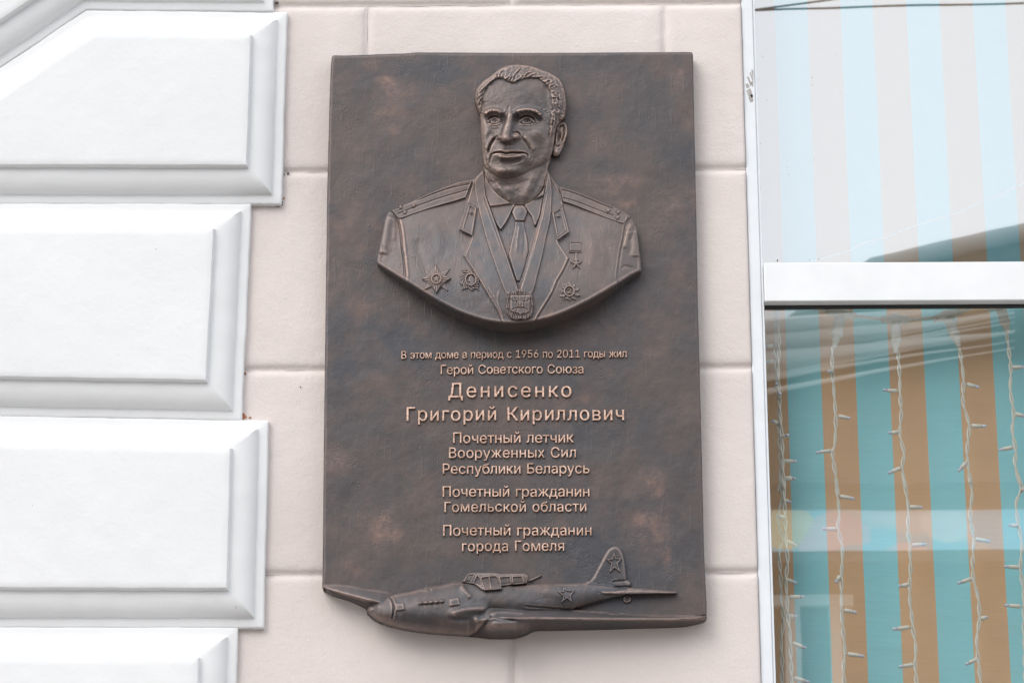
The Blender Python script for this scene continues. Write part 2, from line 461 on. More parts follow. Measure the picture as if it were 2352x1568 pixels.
# crumbled edge of paint and mortar between quoins and plaster
MORTAR = mat_plain('exposed_brick_red_mortar', (.42, .17, .09), .9, 0, .2, 300)
DARKM = mat_plain('dirty_cracked_mortar', (.14, .115, .10), .95, 0, .1, 300)
def chip(px, py, r, mt, seed, par, h=3.0, el=1.0):
    rs = np.random.RandomState(seed); bm = bmesh.new(); n = 9
    c = U(px, py, h); ring = []
    for k in range(n):
        a = 2 * math.pi * k / n; q = r * S * (.6 + .7 * rs.rand())
        ring.append(bm.verts.new((c[0] + math.cos(a) * q * el, c[1] + .8 * S * rs.rand(), c[2] + math.sin(a) * q)))
    cv = bm.verts.new((c[0], c[1] - 1.4 * S, c[2])); 
    back = [bm.verts.new((v.co.x, c[1] + 6 * S, v.co.z)) for v in ring]
    for k in range(n):
        bm.faces.new((ring[k], ring[(k + 1) % n], cv)); bm.faces.new((ring[k], back[k], back[(k + 1) % n], ring[(k + 1) % n]))
    return bm_obj('paint_chip', bm, mt, par)
for i, (x, y, r, mt, el) in enumerate([(638, 470, 4.5, DARKM, 2.6), (620, 468, 3.2, DARKM, 2.0), (600, 470, 2.6, DARKM, 2.2), (563, 856, 3.0, MORTAR, .8),
        (560, 951, 4.6, MORTAR, .9), (563, 957, 3.5, MORTAR, 1.3), (556, 963, 3, MORTAR, 1.2), (574, 958, 2, MORTAR, 1.4), (653, 400, 1.6, DARKM, .6), (652, 455, 2.4, MORTAR, .7),
        (662, 397, 1.2, DARKM, 2.4), (648, 464, 2.2, DARKM, 1), (635, 6, 3, DARKM, 1.8), (690, 888, 1.6, DARKM, 1)]):
    chip(x, y, r, mt, 30 + i, wall, h=2.2, el=el)

# ------------------------------------------------------------------ shop window
win = empty('shop_window', (JAMB_R, 0, 2.05), 'white framed shop window with clear panes right of the plaque', 'window')
TRT, TRB = UZ(2000, 602, 4), UZ(2000, 690.5, 4)
WT, WB = 4.55, 2.05
XR = X_FARR - .4
bm = bmesh.new()
bx(bm, (WALL_R + .0006, 6 * S, WB), (JAMB_R - 6 * S, 38 * S, WT), .0015)
bx(bm, (JAMB_R - 5.6 * S, 9 * S, WB), (JAMB_R, 37 * S, WT), .001)
bm_obj('left_jamb', bm, JAMB, win)
bm = bmesh.new(); bx(bm, (XR - .03, 6 * S, WB), (XR - .001, 38 * S, WT), .0015); bm_obj('right_jamb', bm, JAMB, win)
bm = bmesh.new(); bx(bm, (JAMB_R + .0005, -4 * S, TRB), (XR - .031, 36 * S, TRT), .0016); bm_obj('transom_bar', bm, FRAME, win)
bm = bmesh.new(); bx(bm, (JAMB_R + .0005, 5 * S, WB), (XR - .031, 36 * S, WB + .06), .002); bm_obj('bottom_rail', bm, FRAME, win)
bm = bmesh.new(); bx(bm, (JAMB_R + .0005, 5 * S, WT - .06), (XR - .031, 36 * S, WT), .002); bm_obj('top_rail', bm, FRAME, win)
bm = bmesh.new()
bx(bm, (JAMB_R + .001, 24 * S, TRB - 7 * S), (XR - .032, 34 * S, TRB - .0004))
bx(bm, (JAMB_R + .0006, 27 * S, WB + .061), (JAMB_R + 1.8 * S, 34 * S, TRB - 7.2 * S))
bm_obj('gasket', bm, GASKET, win)
# glass: reflects part of the street, lets the rest through
def mat_glass(refl, tint):
    m = bpy.data.materials.new('reflective_window_glass'); m.use_nodes = True; t = m.node_tree; t.nodes.clear()
    o = N(t, 'ShaderNodeOutputMaterial'); mx = N(t, 'ShaderNodeMixShader'); tr = N(t, 'ShaderNodeBsdfTransparent'); gl = N(t, 'ShaderNodeBsdfGlossy')
    fr = N(t, 'ShaderNodeLayerWeight'); fr.inputs['Blend'].default_value = .5
    tr.inputs['Color'].default_value = tint; gl.inputs['Roughness'].default_value = .012
    co = N(t, 'ShaderNodeTexCoord').outputs['Object']
    f = math_(t, 'ADD', math_(t, 'MULTIPLY', math_(t, 'POWER', fr.outputs['Facing'], 4.0), .75), refl)
    t.links.new(f, mx.inputs[0]); t.links.new(tr.outputs[0], mx.inputs[1]); t.links.new(gl.outputs[0], mx.inputs[2])
    bp = N(t, 'ShaderNodeBump'); bp.inputs['Strength'].default_value = .03; bp.inputs['Distance'].default_value = .002
    mp = N(t, 'ShaderNodeMapping'); mp.inputs['Scale'].default_value = (1.0, 1.0, 2.2); t.links.new(co, mp.inputs[0])
    t.links.new(noise(t, mp.outputs[0], 3.0, 2, .4), bp.inputs['Height']); t.links.new(bp.outputs[0], gl.inputs['Normal'])
    t.links.new(mx.outputs[0], o.inputs[0]); return m
GLASS_LOW = mat_glass(.27, (.97, .98, .985, 1)); GLASS_UP = mat_glass(.50, (.77, .83, .87, 1))         # upper pane: added mirror strength and tint imitate the washed-out sky glare
for z0, z1, lb in ((WB + .06, TRB, 'lower pane'), (TRT, WT - .06, 'upper pane')):
    bm = bmesh.new(); vs = [bm.verts.new(p) for p in ((JAMB_R - .004, 30 * S, z0 - .004), (XR - .03, 30 * S, z0 - .004), (XR - .03, 30 * S, z1 + .004), (JAMB_R - .004, 30 * S, z1 + .004))]
    bm.faces.new(vs); bm_obj('glass_pane', bm, GLASS_LOW if z0 < TRB - .5 else GLASS_UP, win)
bm = bmesh.new()
for p in [(1786, 597.5, 2.0, 2), (1866, 178, 1.2, 1), (1744, 180, 1.0, 1), (1752, 130, .9, 1.1), (1790, 135, .9, .9), (1762, 230, .9, 1), (1812, 400, .8, 1.6), (1870, 365, .9, 1), (1866, 195, .9, 1.4),
          (1747, 330, .9, 1.5), (1759, 440, .8, 1.4), (1921, 125, .9, 1), (1860, 597, 1.2, 1), (1880, 595, 1.4, 1), (1808, 385, .7, 2.5), (1762, 115, .8, 1), (1930, 214, .8, 1), (1898, 270, .8, 1)]:
    c = U(p[0] + .0, p[1], -28.5); r = p[2] * S * .8
    bmesh.ops.create_icosphere(bm, subdivisions=1, radius=r, matrix=Matrix.Translation(Vector(c)) @ Matrix.Diagonal((1, .3, p[3], 1)))
bm_obj('dirt_speck', bm, DARKM, win)['kind'] = 'stuff'

# paint scrape on the jamb
SCR = mat_plain('scraped_grey_primer', (.40, .37, .35), .8, 0, .3, 120)
bm = bmesh.new(); rs = np.random.RandomState(4)
for k in range(9):
    x = 1712 + rs.rand() * 14; y = 158 + (k / 8.0) * 66 + rs.rand() * 6; L_ = 8 + rs.rand() * 16; wd = 2.4 + rs.rand() * 4.0
    P4 = [(x, y), (x + wd, y - 1), (x + wd + L_ * .4, y + L_ * .8), (x + L_ * .42 - .5, y + L_)]
    P4 = [(min(a, 1730), b) for a, b in P4]
    f_ = [bm.verts.new((float(U(a, b, -5.4)[0]), 5.3 * S, float(U(a, b, -5.4)[2]))) for a, b in P4]
    b_ = [bm.verts.new((v.co.x, 6.4 * S, v.co.z)) for v in f_]
    bm.faces.new(f_)
    for i in range(4): bm.faces.new((f_[i], f_[(i + 1) % 4], b_[(i + 1) % 4], b_[i]))
bm_obj('paint_scrape', bm, SCR, win)['kind'] = 'stuff'

# ------------------------------------------------------------------ curtain
HC = -150
cx0 = UX(1802, 708, HC); cper = UX(1959, 708, HC) - cx0
def mat_curtain():
    m, t, b = new_mat('striped_cotton_print')
    co = N(t, 'ShaderNodeTexCoord').outputs['UV']
    sep = N(t, 'ShaderNodeSeparateXYZ'); t.links.new(co, sep.inputs[0])
    fr = math_(t, 'FRACT', sep.outputs[0])
    s_ = math_(t, 'LESS_THAN', fr, .495)
    o3 = N(t, 'ShaderNodeTexCoord').outputs['Object']
    n = noise(t, o3, 30, 4, .6); wv = noise(t, o3, 900, 2, .6)
    c = mix(t, s_, (.76, .47, .26, 1), (.32, .75, .81, 1))
    c = mix(t, math_(t, 'MULTIPLY', n, .22), c, (.6, .55, .45, 1))
    c = mix(t, math_(t, 'MULTIPLY', wv, .12), c, (.05, .05, .05, 1))
    t.links.new(c, b.inputs['Base Color']); b.inputs['Roughness'].default_value = .9; b.inputs['Specular IOR Level'].default_value = .1
    p = bump(t, b, wv, .25, .0006)
    mp = N(t, 'ShaderNodeMapping'); mp.inputs['Rotation'].default_value = (0, math.radians(50), 0); mp.inputs['Scale'].default_value = (3, 1, 22); t.links.new(o3, mp.inputs[0])
    bump(t, b, noise(t, mp.outputs[0], 2.0, 4, .6), .35, .004, p)
    return m
nx, nz = 260, 60
xs = np.linspace(JAMB_R - .12, XR + .1, nx); zs = np.linspace(WB - .05, WT + .05, nz)
Xc_, Zc_ = np.meshgrid(xs, zs, indexing='ij')
Yc_ = -HC * S + .004 * np.sin(Xc_ * 23) + .006 * fbm(Xc_ / S, Zc_ / S, 260, 3, 4)
V = np.stack([Xc_, Yc_, Zc_], -1).reshape(-1, 3)
ii = np.arange(nx * nz).reshape(nx, nz)
Q = np.stack([ii[:-1, :-1], ii[1:, :-1], ii[1:, 1:], ii[:-1, 1:]], -1).reshape(-1, 4)
me = fast_mesh('striped_curtain', V, Q)
uv = me.uv_layers.new(name='stripes'); li = np.empty(len(me.loops), np.int32); me.loops.foreach_get('vertex_index', li)
uvv = np.stack([(V[li, 0] - cx0) / cper + 100 + .006 * fbm(V[li, 0] / S, V[li, 2] / S, 120, 2, 8), V[li, 2]], 1); uv.data.foreach_set('uv', uvv.astype(np.float32).ravel())
CURT = mat_curtain()
o = link_mesh('striped_curtain', me, CURT); tagd(o, 'orange and turquoise vertically striped cloth hanging behind the window glass', 'curtain')
# dark room behind the cloth
ROOMM = mat_plain('room_plaster', (.35, .33, .30), .9)
bm = bmesh.new(); bx(bm, (WALL_R - .05, 2.2, 1.0), (X_FARR, 2.3, 5.0)); bx(bm, (WALL_R - .05, .351, 5.0), (X_FARR, 2.3, 5.1)); bx(bm, (WALL_R - .05, .351, .9), (X_FARR, 2.3, 1.0))
bx(bm, (WALL_R - .15, .351, .9), (WALL_R - .051, 2.3, 5.1)); bx(bm, (X_FARR + .001, .351, .9), (X_FARR + .1, 2.3, 5.1))
tagd(bm_obj('room_walls', bm, ROOMM), kind='structure')

# ------------------------------------------------------------------ hanging light string behind the lower pane
CORD = mat_plain('cream_rubber_cord', (.74, .71, .62), .45, 0, .4, 60)
LENS = mat_plain('milky_lamp_lens', (.62, .64, .74), .25, 0, .6, 60)
HL = -88
ls = empty('icicle_light_string', U(1990, 735, HL), 'unlit cream icicle light string with hanging cords behind the lower pane', 'string lights')
def z5(p): return (1665.2 + .3113 * p[0], 660.3 + .3113 * p[1])
def z6(p): return (1665.2 + .3043 * p[0], 1090.9 + .3043 * p[1])
def strand(pts, h, seed, bulbs):
    P = cr([U(x, y, h) for x, y in pts], 26)
    L_ = np.concatenate([[0], np.cumsum(np.linalg.norm(np.diff(P, axis=0), axis=1))])
    rs = np.random.RandomState(seed); tw = L_ / (.026) * math.pi + rs.rand() * 6
    a = 2.6 * S * (.75 + .5 * np.sin(L_ * 40 + seed) ** 2)
    bm = bmesh.new()
    for ph in (0, math.pi):
        q = P + np.stack([np.cos(tw + ph) * a, np.sin(tw + ph) * a, 0 * a], 1)
        tube(bm, q, 2.1 * S, 6)
    st = bm_obj('hanging_cord', bm, CORD, ls)
    for (a0, b0) in bulbs:
        A = U(a0[0], a0[1], h); B = U(b0[0], b0[1], h)
        d = B - A; ln = np.linalg.norm(d)
        if ln < 20 * S: d = d + np.array([0, -24 * S, 0])          # pointing at the street
        A2 = A + d * .14; Mid = A + d * .72; Bt = A + d
        bm = bmesh.new(); tube(bm, [A, A2], 1.6 * S, 6); tube(bm, [A2, A2 + d * .02, Mid - d * .02, Mid], [4.0 * S, 5.2 * S, 4.6 * S, 4.0 * S], 10)
        tube(bm, [Mid, Mid + d * .2, Bt], [3.6 * S, 3.6 * S, 3.0 * S], 10, mi=1)
        bm_obj('lamp', bm, [CORD, LENS], st)
def zz(a, b): return [z5(p) for p in a] + [z6(p) for p in b]
def bb(a, b): return [(z5(p[:2]), z5(p[2:])) for p in a] + [(z6(p[:2]), z6(p[2:])) for p in b]
strand(zz([(372, 110), (372, 430), (385, 700), (400, 850), (395, 1050), (410, 1300), (400, 1500)], [(415, 60), (430, 180), (402, 300), (415, 400), (435, 480), (410, 600), (420, 780), (425, 950), (440, 1080), (425, 1250), (430, 1400), (430, 1620)]), HL, 1,
       bb([(368, 430, 285, 430), (368, 545, 300, 545), (378, 740, 375, 728), (392, 1000, 340, 1005), (405, 1110, 462, 1108), (425, 1280, 530, 1280)], [(430, 185, 497, 202), (445, 490, 540, 530), (435, 775, 540, 815), (450, 1060, 545, 1065)]))
strand(zz([(392, 150), (398, 430), (392, 620), (398, 800), (412, 1000), (425, 1250), (432, 1480)], [(445, 40), (448, 180), (452, 300), (460, 500), (472, 650), (460, 780), (466, 920), (472, 1050), (490, 1200), (495, 1350), (500, 1480), (505, 1620)]), HL + 6, 2,
       bb([(398, 812, 402, 800), (430, 1410, 520, 1408)], [(450, 20, 530, 25), (452, 318, 395, 330), (470, 920, 600, 915), (495, 1260, 615, 1305), (505, 1525, 640, 1560)]))
strand(zz([(790, 440), (792, 620), (815, 930), (810, 1150), (792, 1220), (815, 1380), (832, 1530)], [(840, 60), (850, 150), (862, 300), (852, 400), (885, 550), (880, 740), (880, 1000), (890, 1150), (905, 1340), (895, 1450), (905, 1620)]), HL, 3,
       bb([(788, 622, 758, 640), (825, 945, 925, 965), (795, 1200, 672, 1218)], [(850, 155, 980, 178), (850, 405, 735, 405), (875, 750, 835, 810), (885, 1015, 995, 1035), (910, 1345, 1050, 1365)]))
strand(zz([(1277, 485), (1288, 650), (1292, 800), (1300, 930), (1290, 1080), (1320, 1220), (1308, 1330), (1330, 1480)], [(1352, 30), (1370, 150), (1385, 260), (1380, 400), (1395, 540), (1400, 700), (1395, 820), (1395, 950), (1412, 1080), (1420, 1170), (1440, 1300), (1435, 1430), (1450, 1620)]), HL, 4,
       bb([(1285, 765, 1165, 755), (1290, 1065, 1205, 1072), (1305, 1325, 1205, 1370)], [(1385, 240, 1487, 242), (1395, 530, 1517, 520), (1398, 825, 1312, 835), (1410, 1145, 1265, 1160), (1435, 1425, 1312, 1445)]))
strand(zz([(1728, 450), (1758, 650), (1757, 850), (1800, 1010), (1788, 1180), (1790, 1280), (1812, 1440)], [(1848, 20), (1865, 150), (1850, 300), (1875, 480), (1870, 650), (1875, 780), (1910, 920), (1920, 1080), (1900, 1250), (1912, 1390), (1935, 1620)]), HL, 5,
       bb([(1770, 710, 1877, 735), (1800, 1020, 1930, 1022), (1788, 1280, 1722, 1355)], [(1872, 478, 2002, 500), (1877, 775, 1755, 815), (1918, 1085, 1982, 1068), (1912, 1380, 1815, 1427)]))
strand(zz([(2078, 340), (2108, 590), (2105, 750), (2130, 930), (2120, 1050), (2145, 1200), (2140, 1300), (2175, 1450)], [(2212, 0), (2238, 100), (2200, 200), (2208, 330), (2240, 520), (2230, 700), (2250, 850), (2255, 1000), (2257, 1200), (2262, 1400), (2270, 1620)]), HL, 6,
       bb([(2108, 590, 2215, 585), (2130, 930, 2225, 950), (2135, 1175, 2020, 1197)], [(2236, 112, 2290, 118), (2222, 380, 2140, 378), (2236, 695, 2105, 688), (2245, 990, 2108, 980), (2256, 1290, 2310, 1300)]))
def connector(cx, cy, ang, length=1.0, sc=1.0):
    """T piece: tilted by ang degrees, neck, collar and ribbed grommet below a round hub"""
    a = math.radians(ang); c0 = Vector(U(*z5((cx, cy)), HL)); k = .3113 * S * 1.04 * sc
    ax = Vector((math.cos(a), 0, -math.sin(a))); dn = Vector((-math.sin(a), 0, -math.cos(a)))
    bm = bmesh.new()
    pr = [(-103, 20), (-100, 27), (-90, 27), (-88, 22), (-84, 27), (-70, 27), (-45, 30), (-25, 42), (0, 46), (25, 42), (45, 30), (70, 27), (84, 27), (88, 22), (90, 27), (100, 27), (103, 20)]
    tube(bm, [c0 + ax * q * k for q, _ in pr], [r * k for _, r in pr], 14)
    pr = [(20, 42), (60, 38), (95, 37), (100, 37), (145, 38), (150, 41), (168, 41), (172, 28), (205, 27), (210, 20), (222, 20), (224, 16), (228, 20), (238, 19), (240, 15), (244, 18), (254, 17), (258, 10)]
    tube(bm, [c0 + dn * q * k * length for q, _ in pr], [r * k for _, r in pr], 14)
    bm_obj('connector', bm, CORD, ls)
connector(1260, 237, 2); connector(855, 190, 12, 1.0, 1.05); connector(1640, 205, -17, .98); connector(2030, 130, -12, .85)
for pts in ([(380, 60), (520, 120), (640, 150), (760, 172)], [(950, 208), (1060, 222), (1165, 236)], [(1360, 236), (1450, 230), (1540, 222)], [(1738, 180), (1800, 158), (1860, 128), (1940, 110)], [(2120, 120), (2200, 105), (2300, 110)]):
    bm = bmesh.new(); tube(bm, cr([U(*z5(p), HL) for p in pts], 5), 12 * .3113 * S, 8); bm_obj('supply_cord', bm, CORD, ls)
# a thin pale thread hung across the upper pane
bm = bmesh.new()
th = [(1940, 597), (1985, 583), (2050, 563), (2105, 548), (2160, 532), (2230, 508), (2290, 480), (2352, 455), (2440, 420)]
P = cr([U(1665.2 + .4394 * 0 + x, y, HL) for x, y in [(1850, 603), (1900, 590), (1980, 567), (2050, 545), (2120, 518), (2200, 490), (2280, 455), (2352, 420), (2450, 375)]] if False else [U(x, y, HL) for x, y in [(1858, 601), (1900, 591), (1952, 575), (1985, 558), (2035, 546), (2080, 527), (2135, 509), (2190, 492), (2245, 468), (2300, 447), (2345, 424), (2420, 392)]], 12)
q = P.copy(); q[:, 2] += 1.2 * S * np.sin(np.arange(len(P)) * .8); tube(bm, q, 1.1 * S, 5)
q = P.copy(); q[:, 2] -= 1.2 * S * np.sin(np.arange(len(P)) * .8); tube(bm, q, 1.0 * S, 5)
THR = mat_plain('white_nylon_thread', (.85, .85, .80), .4)
tagd(bm_obj('white_thread', bm, THR), 'thin white twisted thread slanting across the striped cloth in the upper pane', 'thread')
# ------------------------------------------------------------------ street side: ground and what the panes mirror
PAVE = mat_plain('concrete_paving', (.27, .25, .23), .85, 0, .3, 3)
ROAD = mat_plain('asphalt', (.055, .055, .058), .9, 0, .3, 6)
bm = bmesh.new(); bx(bm, (-400, -400, -.5), (400, 400, -.002)); tagd(bm_obj('ground', bm, mat_plain('dusty_ground', (.14, .135, .12), .95, 0, .2, .5)), kind='structure')
bm = bmesh.new(); bx(bm, (-60, -6.0, 0), (60, 0.02, .13)); tagd(bm_obj('pavement', bm, PAVE), kind='structure')
bm = bmesh.new(); bx(bm, (-60, -14, 0), (60, -6.004, .004)); tagd(bm_obj('road', bm, ROAD), kind='structure')
bm = bmesh.new(); bx(bm, (-60, -21.5, 0), (60, -14.004, .13)); tagd(bm_obj('far_pavement', bm, PAVE), kind='structure')
def mirror_pt(px, py, Y):
    """where a ray seen in the glass (at depth -30) meets the plane y = Y across the street"""
    p = U(px, py, -30); d = p - CAM; d[1] = -d[1]; t = (Y - p[1]) / d[1]; return p + d * t
YB = -22.0
def mz(py): return float(mirror_pt(2050, py, YB)[2])
OB = mat_plain('grey_plaster_opposite', (.11, .105, .10), .9, 0, .2, 1)
OR_ = mat_plain('dark_roof_sheet', (.075, .08, .085), .6, 0, .4, 1)
OF_ = mat_plain('pale_fascia', (.80, .80, .78), .7, 0, .3, 2)
OG = mat_plain('dark_shop_glass', (.03, .035, .04), .15, 0, .6, 1)
b1 = empty('opposite_building', (3.5, YB, 0), 'dim plastered shop building across the street mirrored in the panes', 'building')
r0 = mirror_pt(1745, 800, YB); r1 = mirror_pt(2010, 612, YB); r2 = mirror_pt(2352, 532, YB); r3 = mirror_pt(3300, 330, YB)
bm = bmesh.new()
prof = [(r0[0] - 16, r0[2] - 1.6), (r0[0], r0[2]), (r1[0], r1[2]), (r2[0], r2[2]), (r3[0], r3[2]), (r3[0] + 8, r3[2] + .4)]
top = [bm.verts.new((x, YB, z)) for x, z in prof]; bot = [bm.verts.new((x, YB, 0.0)) for x, z in prof]
topb = [bm.verts.new((x, YB - 9, z)) for x, z in prof]; botb = [bm.verts.new((x, YB - 9, 0.0)) for x, z in prof]
for i in range(len(prof) - 1):
    bm.faces.new((bot[i], bot[i + 1], top[i + 1], top[i])); bm.faces.new((top[i], top[i + 1], topb[i + 1], topb[i])); bm.faces.new((botb[i], topb[i], topb[i + 1], botb[i + 1]))
bm.faces.new((bot[0], top[0], topb[0], botb[0])); bm.faces.new((bot[-1], botb[-1], topb[-1], top[-1]))
bm_obj('wall', bm, OB, b1)
bm = bmesh.new()
tube(bm, [(a[0], YB - .02, a[1]) for a in prof], .10, 8)
bm_obj('roof_edge', bm, mat_plain('weathered_zinc_edge', (.40, .40, .40), .7, 0, .3, 2), b1)
def bandm():
    m, t, b = new_mat('printed_pastel_banner')
    co = N(t, 'ShaderNodeTexCoord').outputs['Object']
    mp = N(t, 'ShaderNodeMapping'); mp.inputs['Scale'].default_value = (1, 0, 1); t.links.new(co, mp.inputs[0])
    v = N(t, 'ShaderNodeTexVoronoi'); v.inputs['Scale'].default_value = 1.5; t.links.new(mp.outputs[0], v.inputs[0])
    sp_ = N(t, 'ShaderNodeSeparateXYZ'); t.links.new(v.outputs['Color'], sp_.inputs[0])
    hs = N(t, 'ShaderNodeValToRGB'); hs.color_ramp.interpolation = 'CONSTANT'; t.links.new(sp_.outputs[0], hs.inputs[0])
    for i_, (p_, c_) in enumerate(((0, (.85, .62, .70)), (.2, (.30, .66, .88)), (.42, (.88, .80, .45)), (.58, (.90, .88, .92)), (.75, (.62, .60, .85)), (.9, (.90, .50, .40)))):
        el = hs.color_ramp.elements[i_] if i_ < 2 else hs.color_ramp.elements.new(p_)
        el.position = p_; el.color = c_ + (1,)
    ringf = ramp(t, v.outputs['Distance'], .46, .50)
    c = mix(t, ringf, hs.outputs[0], mix(t, ramp(t, noise(t, co, .9, 2), .45, .52), (.25, .62, .80, 1), (.75, .72, .78, 1)))
    c = mix(t, .22, c, (.92, .93, .96, 1))
    t.links.new(c, b.inputs['Base Color']); b.inputs['Roughness'].default_value = .7
    return m
bm = bmesh.new(); zb0, zb1 = mz(1300), mz(1206) + .12; xl_, xr_ = r0[0] - 6, r3[0]
q8 = [bm.verts.new(p) for p in ((xl_, YB + .02, zb0), (xr_, YB + .02, zb0), (xr_, YB + .02, zb1), (xl_, YB + .02, zb1), (xl_, YB + .55, zb0), (xr_, YB + .55, zb0), (xr_, YB + .10, zb1), (xl_, YB + .10, zb1))]
for f_ in ((0, 1, 2, 3), (4, 5, 6, 7), (0, 1, 5, 4), (3, 2, 6, 7), (0, 3, 7, 4), (1, 2, 6, 5)): bm.faces.new([q8[i] for i in f_])
bm_obj('banner_panel', bm, bandm(), b1)
bm = bmesh.new(); bx(bm, (r0[0] - 6, YB + .01, mz(1325)), (r3[0], YB + .56, mz(1302))); bx(bm, (r0[0] - 6, YB + .01, mz(1120)), (r3[0], YB + .20, mz(1108))); bm_obj('ledge', bm, OR_, b1)
xw = float(mirror_pt(1800, 1450, YB)[0])
for k in range(-1, 3):
    x0 = xw + k * 3.1; z0, z1 = mz(1640), mz(1398)
    bm = bmesh.new(); bx(bm, (x0, YB + .02, z0), (x0 + .14, YB + .14, z1)); bx(bm, (x0 + .40, YB + .02, z0), (x0 + .50, YB + .14, z1)); bx(bm, (x0 - .1, YB + .02, z1), (x0 + .62, YB + .14, z1 + .1))
    fr_ = bm_obj('window', bm, OF_, b1)
    bm = bmesh.new(); bx(bm, (x0 + .15, YB + .01, z0), (x0 + .39, YB + .05, z1 - .01)); bm_obj('pane', bm, OG, fr_)
# pale stepped cornice whose streaks wash the top of the lower pane
bm = bmesh.new()
for (ya, yb_) in ((742, 733), (775, 760), (812, 800)):
    a = mirror_pt(1700, ya + 26, YB + .25); b = mirror_pt(2330, yb_ - 40, YB + .25)
    tube(bm, [a, b], [.13, .012], 6)
    for q in (.16, .30): tube(bm, [a + np.array([0, 0, -q]), b + np.array([0, 0, -q * .5])], [.035, .006], 5)
bm_obj('cornice', bm, OF_, b1)
WIRE = mat_plain('black_cable', (.03, .03, .03), .6)
YW = -9.0
for i, ((x0, y0), (x1, y1)) in enumerate((((1700, 27), (2500, 3)), ((1690, 30), (2000, -12)))):
    a = Vector(mirror_pt(x0, y0, YW)); b = Vector(mirror_pt(x1, y1, YW)); d = b - a
    pts = []
    for k in range(31):
        u = -1.5 + 5 * k / 30; p = a + d * u; p.z += .02 * (u - .5) ** 2; pts.append(p)
    bm = bmesh.new(); tube(bm, pts, .006, 6)
    tagd(bm_obj('overhead_cable', bm, WIRE), ('lower' if i == 0 else 'steeper') + ' dark cable over the street mirrored at the top of the upper pane', 'cable')
# ------------------------------------------------------------------ the bronze plaque
T = 36.0                                                       # slab thickness in units
plaque = empty('memorial_plaque', U(1180, 1420, 0), 'dark patinated bronze memorial plaque with officer portrait, raised lettering and aircraft relief', 'memorial plaque')
slab_poly = [(740, 1346), (741, 1310), (744, 1000), (749, 620), (752, 420), (757, 230), (760, 150), (762.5, 130), (765, 127.6), (790, 128), (850, 126), (880, 124.5), (930, 123.2), (955, 120.8), (1010, 121), (1200, 122), (1330, 121.6), (1450, 120.5), (1585, 120), (1590, 121.5), (1592, 128),
             (1593, 200), (1600, 520), (1603, 700), (1611, 1000), (1617, 1260), (1620, 1330), (1623, 1385), (1623, 1412), (1600, 1420), (1400, 1425), (1200, 1430), (1000, 1425), (900, 1410), (850, 1392), (800, 1372), (760, 1360)]
def slab_F(X, Y):
    h = T + 3.2 * fbm(X, Y, 190, 3, 2) + 1.5 * fbm(X, Y, 46, 2, 5) + .35 * fbm(X, Y, 12, 2, 9)
    sd = sdf(X, Y, slab_poly)
    h = h - 3.2 * (1 - rnd(sd, 5.5))
    return h
STAINS = [(882, 184, 16, 10, 1.0), (898, 198, 28, 22, .5), (912, 212, 40, 34, .40), (900, 255, 50, 22, .35), (905, 300, 18, 14, .4), (1418, 418, 60, 16, .55), (1395, 440, 34, 12, .45), (880, 1212, 32, 40, .8), (905, 1228, 24, 22, .6), (862, 1195, 20, 20, .4),
          (1498, 1110, 34, 30, .55), (1512, 1128, 14, 14, .6), (1478, 1190, 44, 22, .7), (1515, 1215, 22, 34, .7), (1530, 1268, 12, 26, .9), (1500, 1240, 50, 50, .35), (768, 640, 26, 60, .3), (1530, 480, 50, 40, .28), (1385, 200, 50, 34, .22), (1560, 180, 16, 22, .5),
          (770, 1060, 30, 24, .45), (805, 480, 34, 60, .2), (845, 700, 50, 28, .25), (1560, 620, 24, 34, .28), (1440, 470, 30, 14, .4), (1350, 760, 70, 30, .2), (1250, 800, 60, 20, .2)]
def slab_stain(X, Y):
    a = np.zeros(X.shape)
    for cx, cy, rx, ry, k in STAINS: a = np.maximum(a, k * np.exp(-((X - cx) / rx) ** 2 - ((Y - cy) / ry) ** 2))
    return a * (.55 + .9 * (fbm(X, Y, 22, 3, 3) + .5))
slab = relief('slab', slab_poly, slab_F, 2.6, BRONZE, plaque, back=1.0, blur=2, wk=1.6, extra=slab_stain)

# --- torso --------------------------------------------------------------
def B(pts): return [(849.8 + .24895 * x, 367.5 + .24895 * y) for x, y in pts]
def B3(pts): return B([(x + 1199.4, y) for x, y in pts])
OUT = B([(1040, 100), (1015, 130), (990, 152), (965, 172), (940, 183), (870, 196), (800, 210), (720, 240), (640, 270), (570, 300), (500, 330), (440, 358), (380, 385), (320, 412), (270, 435), (225, 456), (200, 470), (175, 482), (158, 505), (135, 560), (120, 650), (108, 710),
         (95, 770), (78, 835), (66, 890), (62, 930), (70, 958), (120, 990), (180, 1027), (250, 1070), (320, 1113), (400, 1160), (480, 1210), (560, 1260), (640, 1308), (720, 1350), (800, 1390), (880, 1422), (960, 1450), (1040, 1474), (1100, 1488), (1180, 1500), (1240, 1506), (1330, 1508), (1430, 1500)]) + \
      B3([(310, 1490), (440, 1462), (520, 1436), (600, 1405), (680, 1370), (750, 1335), (830, 1295), (900, 1255), (980, 1208), (1050, 1165), (1110, 1130), (1160, 1098), (1215, 1062), (1265, 1040), (1303, 1022), (1300, 940), (1288, 850), (1280, 770), (1270, 700), (1262, 640),
          (1245, 590), (1222, 548), (1195, 512), (1160, 488), (1110, 460), (1050, 434), (1000, 415), (920, 380), (850, 350), (770, 318), (700, 290), (640, 270), (590, 256), (545, 243), (520, 215), (495, 185), (470, 150), (445, 110), (430, 60), (300, 40)]) + B([(1300, 60), (1100, 60)])
